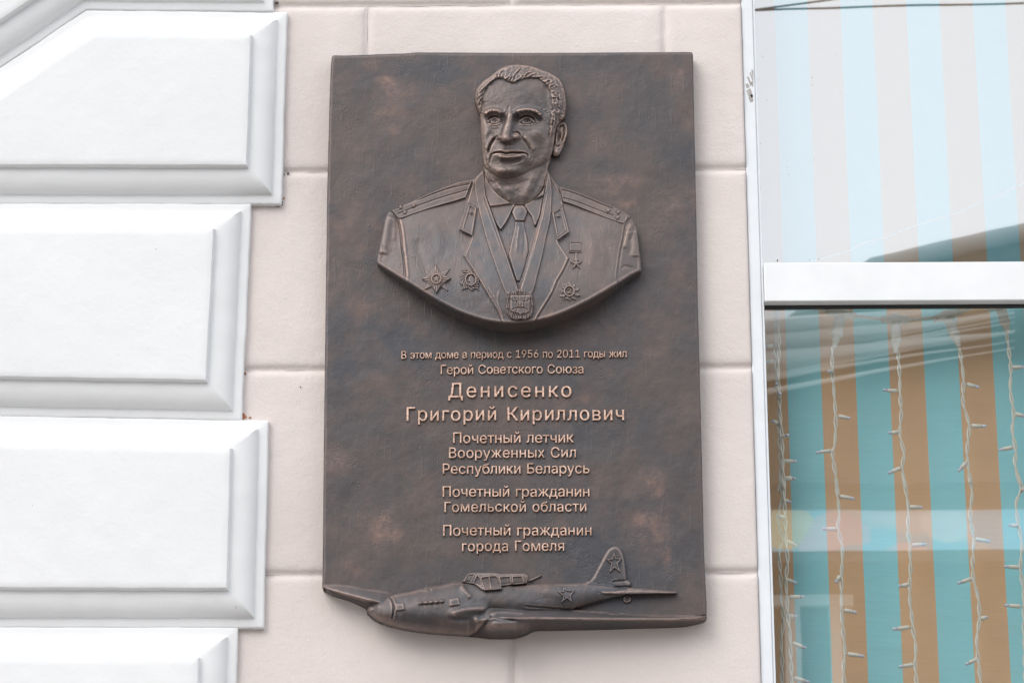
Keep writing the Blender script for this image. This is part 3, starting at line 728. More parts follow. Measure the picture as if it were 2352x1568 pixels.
def body_base(X, Y):
    sy = sm((Y - 438) / 250); sx = np.clip(1 - (np.abs(X - 1170) / 345) ** 4, 0, 1)
    b = T + 13 + 46 * sy * sx
    b = b + 6 * np.exp(-((X - 1175) / 130) ** 2) * sm((Y - 430) / 80) + 3 * fbm(X, Y, 90, 3, 12) + 1.1 * fbm(X, Y, 22, 2, 13)
    return b
LAPL = B([(960, 190), (905, 388), (822, 640), (945, 700), (940, 735), (878, 888), (1000, 1080), (1120, 1280), (1180, 1380), (1238, 1506), (1370, 1530), (1370, 1190), (1180, 640), (1090, 400), (1045, 100), (1000, 140)])
LAPR = B3([(460, 140), (520, 240), (575, 400), (640, 665), (530, 742), (535, 770), (578, 830), (627, 908), (580, 1010), (520, 1110), (480, 1210), (440, 1280), (390, 1360), (310, 1492), (170, 1530), (175, 1150), (330, 640), (400, 310), (430, 60)])
RIBL = B([(1046, 90), (985, 150), (960, 190), (968, 300), (985, 390), (1010, 500), (1040, 620), (1080, 760), (1125, 890), (1180, 1050), (1225, 1170), (1262, 1262), (1390, 1262), (1372, 1195), (1340, 1100), (1310, 1010), (1270, 885), (1225, 760), (1180, 640), (1140, 530), (1105, 430), (1072, 340), (1060, 230), (1056, 120)])
RIBR = B3([(445, 100), (430, 180), (412, 290), (385, 420), (372, 500), (330, 640), (300, 760), (268, 880), (225, 1010), (190, 1130), (160, 1200), (165, 1262), (290, 1262), (305, 1225), (330, 1140), (350, 1050), (378, 950), (400, 850), (430, 700), (455, 600), (470, 520), (478, 400), (482, 300), (475, 210), (465, 150)])
COLL = B([(1062, 110), (1085, 178), (1115, 230), (1150, 280), (1190, 322), (1235, 355), (1285, 385), (1335, 406), (1338, 425), (1318, 452), (1300, 490), (1278, 540), (1248, 590), (1203, 650), (1170, 600), (1140, 530), (1105, 430), (1072, 340), (1056, 230), (1054, 120)])
COLR = B3([(436, 120), (432, 190), (420, 225), (385, 290), (345, 335), (300, 370), (255, 395), (218, 406), (232, 430), (262, 482), (290, 520), (305, 570), (318, 615), (335, 600), (372, 500), (385, 420), (412, 290), (430, 180)])
def body_F(X, Y, full=True):
    f = Field(X, Y); f.H = body_base(X, Y)
    f.region(LAPL, 2.6, 2.0); f.region(LAPR, 2.6, 2.0)
    # shirt front sinks between the ribbons
    f.region(B([(1110, 430), (1330, 400), (1420, 400), (1600, 330), (1580, 500), (1500, 800), (1385, 1190), (1365, 1190), (1180, 640)]), -6.0, 5.0)
    if full:
        # lapel edges catch as ridges
        f.stroke(B([(945, 700), (940, 735), (878, 888)]), 1.4, 2.2, 0, False)
        f.stroke(B([(878, 888), (1000, 1080), (1120, 1280), (1180, 1380), (1232, 1500)]), 1.5, 2.6, 0, False)
        f.stroke(B([(868, 892), (990, 1084), (1110, 1284), (1170, 1384), (1222, 1500)]), 1.6, -1.8, 0, False)
        f.stroke(B3([(530, 742), (535, 770), (578, 830), (627, 908)]), 1.6, 1.8, 0, False)
        f.stroke(B3([(627, 908), (580, 1010), (520, 1110), (480, 1210), (440, 1280), (390, 1360), (312, 1488)]), 1.8, 2.2, 0, False)
        f.stroke(B3([(640, 915), (592, 1016), (532, 1116), (492, 1216), (452, 1286), (402, 1366), (322, 1492)]), 1.6, -2.0, 0, False)
        f.stroke(B([(965, 190), (945, 240), (918, 330), (900, 390)]), 1.3, 2.0, 0); f.stroke(B3([(458, 140), (515, 240), (560, 330), (577, 405)]), 1.4, 2.2, 0)
        f.stroke(B([(985, 250), (978, 300), (985, 350), (1000, 440)]), 1.1, 1.4, 0)
        # sleeves
        f.region(B([(150, 480), (245, 470), (268, 545), (285, 660), (292, 760), (310, 880), (318, 980), (330, 1140), (40, 1000), (40, 800)]), -4.0, 3.5)
        f.stroke(B([(262, 545), (284, 670), (296, 800), (314, 940), (330, 1110)]), 2.2, -3.2, .1)
        f.stroke(B([(290, 560), (310, 680), (322, 800), (338, 940), (352, 1100)]), 3.2, 1.8, .1)
        f.stroke(B([(190, 500), (160, 600), (140, 720), (115, 880)]), 12, 6.0, .1); f.stroke(B([(215, 520), (228, 620), (215, 760)]), 5.0, 1.6)
        f.stroke(B([(130, 800), (180, 850), (220, 840)]), 5, -.9); f.stroke(B([(110, 780), (125, 860), (105, 930)]), 3.0, -.9)
        f.region(B3([(1165, 560), (1150, 610), (1140, 700), (1118, 800), (1100, 900), (1090, 1000), (1078, 1160), (1330, 1060), (1310, 700), (1240, 500)]), -4.0, 4.5)
        f.stroke(B3([(1150, 600), (1140, 700), (1118, 800), (1100, 900), (1088, 1000), (1072, 1130)]), 2.4, -3.0, .1)
        f.stroke(B3([(1215, 560), (1190, 640), (1165, 730), (1150, 830)]), 6.5, 3.6); f.stroke(B3([(1235, 640), (1250, 760), (1255, 900)]), 11, 3.6, .1)
        f.stroke(B3([(1200, 700), (1210, 800), (1180, 900)]), 5, -1.2); f.stroke(B3([(1240, 590), (1225, 680), (1190, 760)]), 4, -1.0); f.stroke(B3([(1110, 1020), (1150, 980), (1240, 1000)]), 3, -1.4)
        # soft cloth modelling
        f.blob(965, 520, 60, 60, 5); f.blob(1395, 530, 60, 60, 5); f.stroke(B([(560, 560), (640, 700), (620, 900)]), 12, 1.6); f.stroke(B([(440, 700), (470, 900), (560, 1120)]), 10, -1.4)
        f.stroke(B3([(800, 640), (860, 800), (840, 1000)]), 11, 1.6); f.stroke(B3([(960, 700), (1010, 900), (980, 1100)]), 10, -1.6)
        rs = np.random.RandomState(3)
        for k in range(130):
            cx = 900 + rs.rand() * 540; cy = 510 + rs.rand() * 200; a = math.radians(rs.uniform(55, 110)); L_ = 5 + rs.rand() * 9
            if sdf(np.array([cx]), np.array([cy]), OUT)[0] < 10: continue
            f.stroke([(cx - math.cos(a) * L_, cy - math.sin(a) * L_), (cx + math.cos(a) * L_, cy + math.sin(a) * L_)], 1.2, rs.choice([-.55, .5]), .3, False)
        # creases of the worn sash ends near the waist
        f.stroke(B3([(0, 1180), (-20, 1300), (40, 1480)]), 1.6, 1.2)
        f.stroke(B([(1080, 1150), (1160, 1290), (1228, 1440)]), 3, 1.4)
        sd = sdf(X, Y, OUT)
        f.H -= 1.6 * (1 - rnd(sd, 2.6))
        f.H += 1.8 * np.exp(-((sd - 5) / 2.4) ** 2) * sm((Y - 560) / 60)
    return f.H
bust = relief('portrait_bust', OUT, body_F, 1.35, BRONZE_R, plaque, back=T - 6, blur=3, wk=1.5)

def overlay(name, poly, add, par=None, w_=2.0, step=1.1, base=None, drop=7, fn=None, wk=1.2, blur=3, mat=BRONZE_R, dome=False):
    base = base or (lambda X, Y: body_F(X, Y, False))
    def F(X, Y):
        f = Field(X, Y); sd = sdf(X, Y, poly)
        f.H = base(X, Y) + add * (rnd(sd, w_) if not dome else rnd(sd, w_)) - .4
        if fn: fn(f, sd)
        return f.H
    return relief(name, poly, F, step, mat, par or plaque, drop=drop, blur=blur, wk=wk)

# shirt collar, tie, ribbon
overlay('shirt_collar', COLL, 7.5, bust, 2.2, fn=lambda f, s: (f.stroke(B([(1340, 408), (1300, 490), (1203, 650)]), 1.6, 1.4, 0, False), f.blob(1150, 440, 18, 20, 3)))
overlay('shirt_collar', COLR, 7.5, bust, 2.2, fn=lambda f, s: (f.stroke(B3([(222, 408), (262, 482), (316, 612)]), 1.4, 1.4, 0, False),))
TIE = B3([(138, 566), (222, 566), (236, 640), (250, 700), (262, 770), (265, 850), (230, 985), (186, 1120), (150, 1120), (112, 1000), (75, 872), (92, 790), (115, 690), (130, 630)])
overlay('tie', TIE, 5.0, bust, 4.0, fn=lambda f, s: (f.stroke(B3([(180, 590), (160, 720), (150, 860)]), 3, 2.0), f.stroke(B3([(215, 620), (225, 760), (210, 900)]), 3, -1.2), f.blob(1180, 505, 12, 12, 3)))
KNOT = B3([(128, 425), (150, 414), (215, 414), (240, 432), (258, 480), (245, 520), (226, 566), (190, 570), (140, 566), (120, 525), (104, 482)])
overlay('tie_knot', KNOT, 9.0, bust, 6.0, fn=lambda f, s: f.blob(1195, 486, 9, 9, 2.2))
def rib_l(f, s):
    f.stroke(B([(1072, 345), (1105, 435), (1140, 535), (1180, 645), (1225, 765), (1270, 890), (1310, 1015), (1370, 1195)]), 1.3, 1.9, 0)
    f.stroke(B([(1058, 360), (1091, 450), (1126, 548), (1166, 660), (1211, 780), (1256, 905), (1296, 1030), (1345, 1160)]), 1.0, -1.5, 0)
    f.stroke(B([(1046, 375), (1080, 465), (1114, 560), (1154, 672), (1199, 792)]), 1.0, .8, 0)
def rib_r(f, s):
    f.stroke(B3([(410, 300), (384, 425), (370, 505), (330, 645), (300, 765), (268, 885), (225, 1015), (188, 1140)]), 1.3, 1.9, 0)
    f.stroke(B3([(426, 305), (400, 430), (386, 510), (346, 650), (316, 770), (284, 890), (241, 1020), (206, 1130)]), 1.0, -1.5, 0)
    f.stroke(B3([(438, 310), (412, 436), (398, 516), (358, 656), (328, 776)]), 1.0, .8, 0)
overlay('medal_ribbon', RIBL, 6.0, bust, 1.8, fn=rib_l, step=1.0); overlay('medal_ribbon', RIBR, 6.0, bust, 1.8, fn=rib_r, step=1.0)

# collar tabs with crossed wing badge
def tab(poly, inner, cx, cy, rot):
    def fn(f, s):
        f.H += 1.6 * np.exp(-((s - 1.3) / .9) ** 2)
        c = np.array(B(inner)); si = sdf(f.X, f.Y, c)
        f.H += np.where(si > 0, -1.8 * sm(si, 0, 1.2), 0) + 1.5 * np.exp(-((si + 1.0) / .8) ** 2)
        x, y = B([(cx, cy)])[0]
        for a in (rot, rot + 90):
            q = math.radians(a); f.stroke([(x - 7 * math.cos(q), y - 7 * math.sin(q)), (x + 7 * math.cos(q), y + 7 * math.sin(q))], 1.4, 3.2, .35, False)
        f.blob(x, y, 2, 2, 2)
    overlay('collar_tab', B(poly), 6.5, None, 1.6, fn=fn, step=.8)
tab([(905, 386), (988, 438), (945, 700), (822, 640)], [(922, 424), (968, 452), (932, 672), (862, 628)], 932, 486, 5)
tab([(1199.4 + a, b) for a, b in ((577, 418), (641, 664), (528, 742), (476, 480))], [(1199.4 + a, b) for a, b in ((556, 452), (602, 640), (536, 700), (496, 492))], 1199.4 + 535, 518, -5)

# shoulder straps
def strap(poly, lines, stars):
    def fn(f, s):
        for l in lines: f.stroke(l, 1.1, -2.0, .04)
        f.H += 1.0 * np.exp(-((s - 1.5) / 1.1) ** 2)
    sp = overlay('shoulder_strap', poly, 5.5, None, 1.8, fn=fn, step=1.0, drop=8)
    for (x, y) in stars:
        def bF(X, Y, x=x, y=y): return body_F(X, Y, False) + 5.0
        overlay('rank_star', star_poly(x, y, 7.6, 3.2, 5, -92), 3.4, sp, 3.0, .6, base=bF, drop=5, wk=.6)
strap(B([(200, 470), (232, 505), (262, 540), (300, 536), (400, 500), (520, 458), (650, 418), (780, 382), (885, 348), (918, 262), (945, 196), (938, 186), (870, 198), (800, 213), (720, 243), (640, 272), (570, 302), (500, 332), (440, 360), (380, 387), (300, 423), (240, 450)]),
      [B([(250, 455), (300, 425), (430, 374), (560, 322), (700, 272), (830, 240), (930, 222)]), B([(250, 500), (330, 468), (440, 424), (570, 376), (700, 334), (820, 300), (915, 270)])],
      B([(283, 435), (403, 418), (322, 480)]))
strap(B3([(545, 246), (590, 259), (640, 273), (700, 293), (770, 321), (850, 353), (920, 383), (1000, 418), (1050, 437), (1110, 463), (1155, 488), (1182, 512), (1168, 560), (1140, 588), (1105, 580), (1030, 553), (940, 520), (850, 484), (760, 448), (680, 416), (600, 390), (580, 384), (565, 320)]),
      [B3([(560, 272), (640, 292), (720, 320), (810, 354), (900, 392), (990, 428), (1060, 452)]), B3([(575, 348), (650, 366), (740, 396), (830, 432), (920, 466), (1000, 496), (1060, 520)])],
      B3([(1000, 465), (1093, 480), (1085, 530)]))

# decorations
def mbase(X, Y): return body_F(X, Y, False)
def deco_star(cx, cy):
    out = []
    k8 = [(0, 0, 33.5), (1, 0, 0)]
    tips = [(605, 958), (748, 998), (750, 1090), (724, 1214), (612, 1232), (494, 1202), (474, 1092), (488, 985)]
    ins = [(660, 1040), (700, 1048), (700, 1140), (655, 1160), (565, 1165), (540, 1130), (535, 1060), (550, 1030)]
    order = []
    tips = [(605, 958), (745, 998), (750, 1090), (724, 1214), (612, 1232), (494, 1202), (474, 1092), (488, 985)]
    vals = [(655, 1035), (700, 1062), (692, 1138), (656, 1172), (566, 1172), (525, 1140), (520, 1062), (552, 1038)]
    for a, b in zip(tips, vals): order += [a, b]
    poly = B(order); x, y = B([(612, 1095)])[0]
    big = B([(605, 958), (635, 1030), (690, 1066), (750, 1090), (695, 1125), (650, 1165), (612, 1232), (575, 1165), (530, 1122), (474, 1092), (535, 1066), (580, 1030)])
    def fn(f, s):
        sb = sdf(f.X, f.Y, big); f.H += 3.2 * rnd(sb, 3)
        rr = np.hypot(f.X - x, f.Y - y); an = np.arctan2(f.Y - y, f.X - x)
        f.H += np.where((rr > 12) & (sb > 1.5), .9 * np.sin(an * 26), 0)
        f.H += 3.2 * np.exp(-((rr - 10.6) / 1.7) ** 2) - np.where(rr < 9, 1.2, 0)
        st = sdf(f.X, f.Y, star_poly(x, y, 9.5, 4)); f.H += 2.6 * rnd(st, 2)
    overlay('order_star', poly, 3.6, bust, 2.4, .7, base=mbase, drop=7, fn=fn, wk=.9)
deco_star(0, 0)
def deco_wreath():
    x, y = B([(930, 1102)])[0]
    poly = B([(876, 995), (892, 1010), (908, 1022), (930, 1002), (946, 1022), (958, 1040), (985, 1050), (1000, 1080), (1010, 1120), (1000, 1150), (1018, 1158), (1002, 1172), (1014, 1214), (975, 1188), (935, 1212), (905, 1186), (868, 1194), (840, 1208), (856, 1160), (828, 1140), (838, 1115), (836, 1084), (818, 1062), (850, 1062), (858, 1035), (846, 1020), (862, 1012)])
    def fn(f, s):
        rr = np.hypot((f.X - x) / .92, f.Y - y); an = np.arctan2(f.Y - y, f.X - x)
        f.H += 3.4 * np.exp(-((rr - 13.2) / 1.6) ** 2) - np.where(rr < 11.5, 3.0, 0)
        f.H += np.where(rr > 15, 1.2 * np.sin(an * 15 + rr), 0)
        p = sdf(f.X, f.Y, B([(935, 1050), (960, 1085), (965, 1150), (905, 1148), (925, 1128), (905, 1120), (908, 1080)])); f.H += 3.6 * rnd(p, 3)
        st = sdf(f.X, f.Y, star_poly(*B([(872, 1022)])[0], 7, 3)); f.H += 2 * rnd(st, 2)
    overlay('order_badge', poly, 3.4, bust, 2.4, .7, base=mbase, drop=7, fn=fn, wk=.9)
deco_wreath()
def deco_hero():
    pl = B3([(634, 758), (645, 752), (700, 748), (745, 752), (758, 760), (748, 775), (748, 832), (758, 850), (716, 853), (706, 853), (640, 852), (632, 850), (642, 832), (642, 775)])
    def fn(f, s):
        f.stroke(B3([(655, 764), (740, 764)]), .9, -2.2, 0, False); f.stroke(B3([(645, 838), (745, 838)]), 1.0, -2.4, 0, False)
    overlay('medal_bar', pl, 4.2, bust, 1.6, .7, base=mbase, drop=7, fn=fn, wk=.9)
    x, y = B3([(704, 955)])[0]
    sp = star_poly(x, y, 16.5, 6.0, 5, -91)
    stem = B3([(694, 852), (714, 852), (716, 890), (728, 930), (682, 930), (690, 890)])
    overlay('suspension_ring', stem, 3.5, bust, 2.0, .6, base=mbase, drop=6, wk=.9)
    def fs(f, s): 
        f.H += 4.6 * np.clip(s / 5.0, 0, 1)
    overlay('gold_star_medal', sp, 2.6, bust, 1.0, .6, base=mbase, drop=6, fn=fs, wk=.9)
deco_hero()
def deco_ten():
    x, y = B3([(640, 1208)])[0]
    tips = [(632, 1112), (694, 1135), (736, 1182), (746, 1252), (706, 1296), (648, 1312), (582, 1300), (542, 1262), (545, 1188), (566, 1136)]
    poly = []
    for i, (a, b) in enumerate(tips):
        a2, b2 = tips[(i + 1) % 10]; poly.append((a, b)); mx, my = (a + a2) / 2, (b + b2) / 2
        poly.append((640 + (mx - 640) * .76, 1208 + (my - 1208) * .76))
    def fn(f, s):
        rr = np.hypot(f.X - x, f.Y - y); an = np.arctan2(f.Y - y, f.X - x)
        f.H += 3.6 * np.exp(-((rr - 11.2) / 2.0) ** 2) - np.where(rr < 8.6, 1.5, 0) + np.where(rr > 13.5, 1.3 * np.cos(an * 10 + 1.2), 0)
        f.stroke(B3([(624, 1192), (640, 1184), (656, 1196), (646, 1212), (626, 1226), (664, 1226)]), 1.5, 3.2, 0)
    overlay('order_badge', B3(poly), 3.2, bust, 2.2, .7, base=mbase, drop=7, fn=fn, wk=.9)
deco_ten()
def deco_emblem():
    def e(p): return [(1136.9 + .06225 * a, 648.9 + .06225 * b) for a, b in p]     # close-up grid to plaque units
    rim = e([(415, 340), (500, 320), (560, 260), (600, 360), (720, 260), (800, 290), (880, 250), (970, 250), (1050, 270), (1120, 290), (1180, 430), (1290, 300), (1380, 290), (1385, 450), (1400, 600), (1425, 780), (1410, 950), (1400, 1100), (1350, 1230), (1250, 1320), (1100, 1385), (930, 1350), (800, 1400), (620, 1330), (480, 1220), (400, 1080), (400, 900), (425, 740), (405, 560)])
    sh = e([(575, 470), (1290, 470), (1275, 1020), (1180, 1120), (1040, 1130), (945, 1185), (870, 1130), (720, 1110), (610, 1060), (570, 1000)])
    def fn(f, s):
        ss = sdf(f.X, f.Y, sh)
        f.H += 3.6 * rnd(ss, 1.8)
        k = ss < -1
        f.H += np.where(k, 1.5 * np.sin(f.X * 1.15 + 2 * np.sin(f.Y * .8)) * np.sin(f.Y * 1.05), 0)
        for x0 in (780, 920, 1080): f.stroke(e([(x0 + (x0 - 920) * .15, 290), (x0, 440)]), 1.4, 3.4, 0, False)
        for l in ([(600, 620), (700, 690), (820, 700)], [(700, 500), (800, 690), (830, 920), (770, 1090)], [(1130, 510), (1080, 690), (1060, 920), (1110, 1080)], [(1260, 620), (1170, 680), (1060, 700)], [(620, 1000), (820, 920), (1050, 920), (1230, 1010)]):
            f.stroke(e(l), .9, -1.9, 0)
        q = sdf(f.X, f.Y, e([(815, 710), (1050, 710), (1050, 900), (815, 900)])); f.H += 2.6 * rnd(q, 1.2); f.H -= 1.6 * rnd(q - 2.2, 1.0)
        f.blob(*e([(920, 800)])[0], 3, 3, 3.0)
        for x0, y0 in ((790, 1290), (1090, 1290), (920, 1310), (600, 1190), (1240, 1200), (500, 400), (1330, 530), (470, 560), (1370, 820), (450, 920)): f.blob(*e([(x0, y0)])[0], 2.6, 2.8, 2.6)
    overlay('coat_of_arms_badge', rim, 8.0, bust, 2.6, .7, base=mbase, drop=10, fn=fn, wk=1.0)
deco_emblem()
# --- head and neck: sculpted on a fine grid of its own (1 plaque unit = G grid units) ---------------
G = 4.5512
HX, HY = 1033.55, 126.3
HEADP = [(262, 500), (256, 450), (258, 400), (270, 360), (300, 320), (345, 268), (410, 228), (480, 170), (520, 140), (570, 118), (640, 104), (700, 100), (770, 104), (860, 118), (950, 150), (1040, 182), (1110, 222), (1155, 258), (1180, 300), (1205, 380), (1216, 450), (1222, 520), (1214, 590),
         (1204, 660), (1160, 700), (1120, 770), (1102, 840), (1092, 930), (1072, 1030), (1040, 1095), (1000, 1145), (930, 1195), (870, 1228), (800, 1262), (700, 1294), (610, 1304), (530, 1292), (470, 1262), (420, 1228), (375, 1192), (350, 1150), (338, 1080), (330, 1000), (324, 900), (318, 800), (316, 700), (306, 620), (285, 570)]
HAIRP = [(240, 560), (240, 300), (500, 60), (900, 60), (1250, 200), (1260, 640), (1200, 690), (1150, 690), (1115, 745), (1095, 800), (1060, 850), (1042, 850), (1052, 780), (1048, 700), (1060, 620), (1078, 560), (1060, 470), (1050, 400), (1030, 345), (985, 290), (920, 246), (850, 236), (780, 246), (735, 262), (690, 280),
         (655, 292), (620, 282), (580, 268), (545, 250), (500, 244), (465, 262), (430, 288), (395, 325), (365, 370), (345, 430), (335, 500), (322, 600), (312, 640), (280, 600)]
NECKP = [(352, 1120), (352, 1230), (372, 1300), (400, 1360), (460, 1430), (520, 1490), (600, 1540), (680, 1575), (760, 1580), (840, 1550), (910, 1490), (960, 1430), (990, 1370), (1010, 1290), (1030, 1180), (1060, 1080), (1060, 960), (700, 900), (400, 950)]
EARP = [(1092, 930), (1100, 860), (1104, 800), (1112, 760), (1130, 730), (1155, 708), (1185, 698), (1210, 712), (1226, 745), (1232, 800), (1226, 850), (1208, 900), (1192, 950), (1172, 1000), (1150, 1042), (1120, 1066), (1090, 1062), (1070, 1040), (1066, 1000), (1076, 960)]
def head_U(X, Y):
    """height in grid units above the slab"""
    f = Field(X, Y); sd = sdf(X, Y, HEADP)
    wd = 55 + 185 * sm((X - 420) / 420) + 20 * sm((Y - 1000) / 200)
    face = 62 * rnd(sd, 14) + 105 * rnd(sd, wd) + 55 * np.exp(-((X - 600) / 250) ** 2 - ((Y - 700) / 420) ** 2)
    face = np.where(sd > 0, face, -400)
    f.H = np.zeros(X.shape)
    # skull and cheeks
    f.blob(450, 420, 95, 90, 9); f.blob(780, 410, 170, 110, 13); f.blob(640, 330, 200, 60, 5)
    f.stroke([(1030, 300), (1000, 420), (1010, 560), (990, 650)], 45, -14); f.stroke([(340, 480), (345, 600)], 26, -10)
    f.blob(385, 800, 42, 70, 20, 10); f.blob(372, 960, 40, 110, 8); f.blob(915, 815, 110, 75, 24, -12); f.blob(925, 1010, 80, 95, -9, 15); f.blob(1000, 930, 50, 120, 6)
    f.stroke([(1040, 860), (1010, 960), (985, 1060), (900, 1160)], 30, 8); f.blob(760, 1180, 90, 40, -8)
    # brow bone
    f.stroke([(345, 640), (380, 605), (440, 585), (510, 592), (570, 625)], 28, 20); f.stroke([(660, 625), (720, 590), (800, 575), (880, 590), (960, 660)], 34, 24)
    # sockets
    f.blob(462, 668, 82, 42, -46, 3); f.blob(800, 676, 108, 46, -50, 2); f.blob(556, 668, 30, 44, -32); f.blob(692, 668, 36, 46, -40); f.stroke([(870, 620), (930, 660), (960, 700)], 20, -22)
    # eyebrows
    f.stroke([(362, 628), (390, 594), (440, 578), (500, 586), (540, 606)], 20, 30, .10); f.stroke([(688, 606), (730, 580), (790, 570), (860, 576), (915, 594), (955, 640)], 22, 33, .08)
    rs = np.random.RandomState(11)
    for k in range(16):
        x = 375 + k * 10; y = 600 - 18 * math.sin((x - 360) / 190 * math.pi); f.stroke([(x, y + 14), (x + 10, y - 12)], 4, rs.uniform(-9, 9), .3, False)
    for k in range(24):
        x = 696 + k * 11; y = 606 - 24 * math.sin((x - 690) / 300 * math.pi) + max(0, x - 900) * .5; f.stroke([(x, y + 14), (x + 10, y - 12)], 4.5, rs.uniform(-10, 10), .3, False)
    f.H += 13 * fbm(X, Y, 20, 2, 51) * np.exp(-((Y - 585) / 30) ** 2)
    # frown
    f.stroke([(616, 522), (606, 560), (594, 640)], 8, -7); f.stroke([(646, 550), (644, 590), (650, 616)], 7, -4); f.stroke([(630, 540), (626, 600), (618, 660)], 16, 4); f.stroke([(580, 560), (570, 610)], 10, 5)
    
    # eyeballs, lids
    for (cx, cy, rx, ry, ir) in ((468, 694, 48, 25, 25), (803, 692, 58, 29, 29)):
        e = ((X - cx) / rx) ** 2 + ((Y - cy) / ry) ** 2
        f.H += np.where(e < 1, 34 * np.sqrt(np.clip(1 - e * .8, 0, 1)), 0) - np.where(e < 1, 8, 0)
        r = np.hypot(X - cx - 6, Y - cy + 2); inside = e < 1.0
        f.H += np.where(inside, -4 * np.exp(-((r - ir) / 5) ** 2) - 15 * np.exp(-(r / 12) ** 2) - 5 * np.exp(-(r / ir) ** 4), 0)
    f.blob(466, 684, 6, 6, 10); f.blob(800, 681, 7, 7, 11)
    f.stroke([(392, 710), (412, 684), (440, 667), (474, 662), (505, 672), (530, 700)], 9.5, 30, .12); f.stroke([(715, 710), (742, 680), (774, 662), (810, 657), (848, 670), (890, 712)], 10, 33, .12)
    f.stroke([(398, 690), (430, 652), (474, 642), (516, 656)], 8, -17, .15); f.stroke([(722, 688), (756, 652), (800, 640), (850, 648), (892, 690)], 9, -20, .15)
    f.stroke([(402, 714), (432, 728), (472, 732), (508, 724), (530, 706)], 7.5, 11, .15); f.stroke([(722, 714), (756, 730), (800, 734), (846, 728), (880, 712)], 8, 12, .15)
    f.stroke([(384, 716), (395, 706), (402, 712)], 8, -12); f.stroke([(884, 706), (915, 716), (945, 706)], 7, -8); f.stroke([(895, 722), (930, 740), (960, 738)], 7, -6)
    f.stroke([(400, 756), (450, 780), (520, 766)], 14, -4); f.stroke([(720, 770), (790, 798), (880, 780), (930, 750)], 16, -4)
    # nose
    k = sm((Y - 560) / 330); cxn = 628 - 50 * sm((Y - 600) / 280)
    wl = 30 + 16 * k; wr_ = 38 + 36 * k
    pr = np.where(X < cxn, np.exp(-(np.abs(X - cxn) / wl) ** 3.0), np.exp(-(np.abs(X - cxn) / wr_) ** 2.4))
    ht = (30 + 100 * k) * sm((Y - 560) / 70)
    under = 1 - sm((Y - 884) / 34)
    f.H += ht * pr * under
    tip = np.exp(-((X - 578) / 50) ** 2 - ((Y - 862) / 40) ** 2); f.H += 46 * tip * (1 - sm((Y - 890 + np.abs(X - 575) * .10) / 28))
    f.blob(604, 700, 26, 34, 9)
    f.H += 58 * np.exp(-((X - 690) / 36) ** 2 - ((Y - 852) / 32) ** 2) * (1 - sm((Y - 874) / 22))
    f.H += 40 * np.exp(-((X - 516) / 26) ** 2 - ((Y - 858) / 26) ** 2) * (1 - sm((Y - 874) / 20))
    f.stroke([(645, 828), (665, 812), (700, 808), (728, 824), (742, 856)], 8, -22); f.stroke([(500, 838), (490, 856), (496, 876)], 6, -16)
    f.blob(650, 893, 26, 12, -34); f.blob(530, 886, 22, 10, -26); f.blob(585, 925, 60, 14, -12)
    # nasolabial folds
    f.stroke([(486, 850), (455, 888), (424, 935), (406, 985), (396, 1035)], 12, -30, .2); f.stroke([(462, 838), (426, 880), (396, 935), (378, 1000)], 24, 15)
    f.stroke([(738, 852), (775, 890), (810, 935), (836, 985), (842, 1020)], 12, -13, .2); f.stroke([(765, 840), (815, 885), (856, 940), (880, 1010)], 26, 14); f.stroke([(842, 1020), (848, 1060), (830, 1110)], 11, -5)
    f.stroke([(380, 1080), (392, 1140), (430, 1200)], 12, -7); f.stroke([(880, 1060), (870, 1120), (820, 1180)], 14, -6)
    # mouth
    f.blob(600, 990, 150, 70, 26); f.blob(610, 1080, 160, 60, 16)
    f.stroke([(590, 925), (588, 985)], 13, -9)
    f.stroke([(470, 1002), (530, 994), (580, 1004), (640, 996), (710, 1000), (770, 1010)], 13, 9)
    f.stroke([(438, 1040), (470, 1022), (520, 1018), (560, 1024), (590, 1030), (640, 1022), (710, 1024), (760, 1022), (796, 1032)], 7.5, -38, .10)
    f.stroke([(440, 1034), (426, 1068), (414, 1115), (412, 1150)], 9, -11); f.stroke([(790, 1028), (812, 1046), (815, 1070)], 8, -14); f.stroke([(420, 1010), (405, 1050), (395, 1090)], 12, 8)
    f.stroke([(490, 1056), (560, 1064), (620, 1066), (700, 1058), (760, 1046)], 15, 20)
    f.stroke([(505, 1100), (570, 1112), (640, 1114), (720, 1100), (770, 1080)], 20, -26)
    # chin
    f.blob(590, 1205, 130, 52, 44, -2); f.blob(520, 1215, 50, 40, 8); f.blob(670, 1195, 50, 40, 7); f.stroke([(470, 1150), (540, 1134), (620, 1146), (700, 1160), (770, 1132)], 14, -4); f.stroke([(595, 1180), (590, 1240)], 12, -5)
    f.H += 7 * fbm(X, Y, 80, 2, 21) + 4.0 * fbm(X, Y, 26, 3, 22)
    skin = f.H * rnd(sd, 26)
    H = face + skin
    # hair
    sh = sdf(X, Y, HAIRP) + 22 * fbm(X, Y, 42, 2, 71); hf = Field(X, Y)
    rs = np.random.RandomState(5)
    def lock(pts, w_, h): hf.stroke(pts, w_, h, .25)
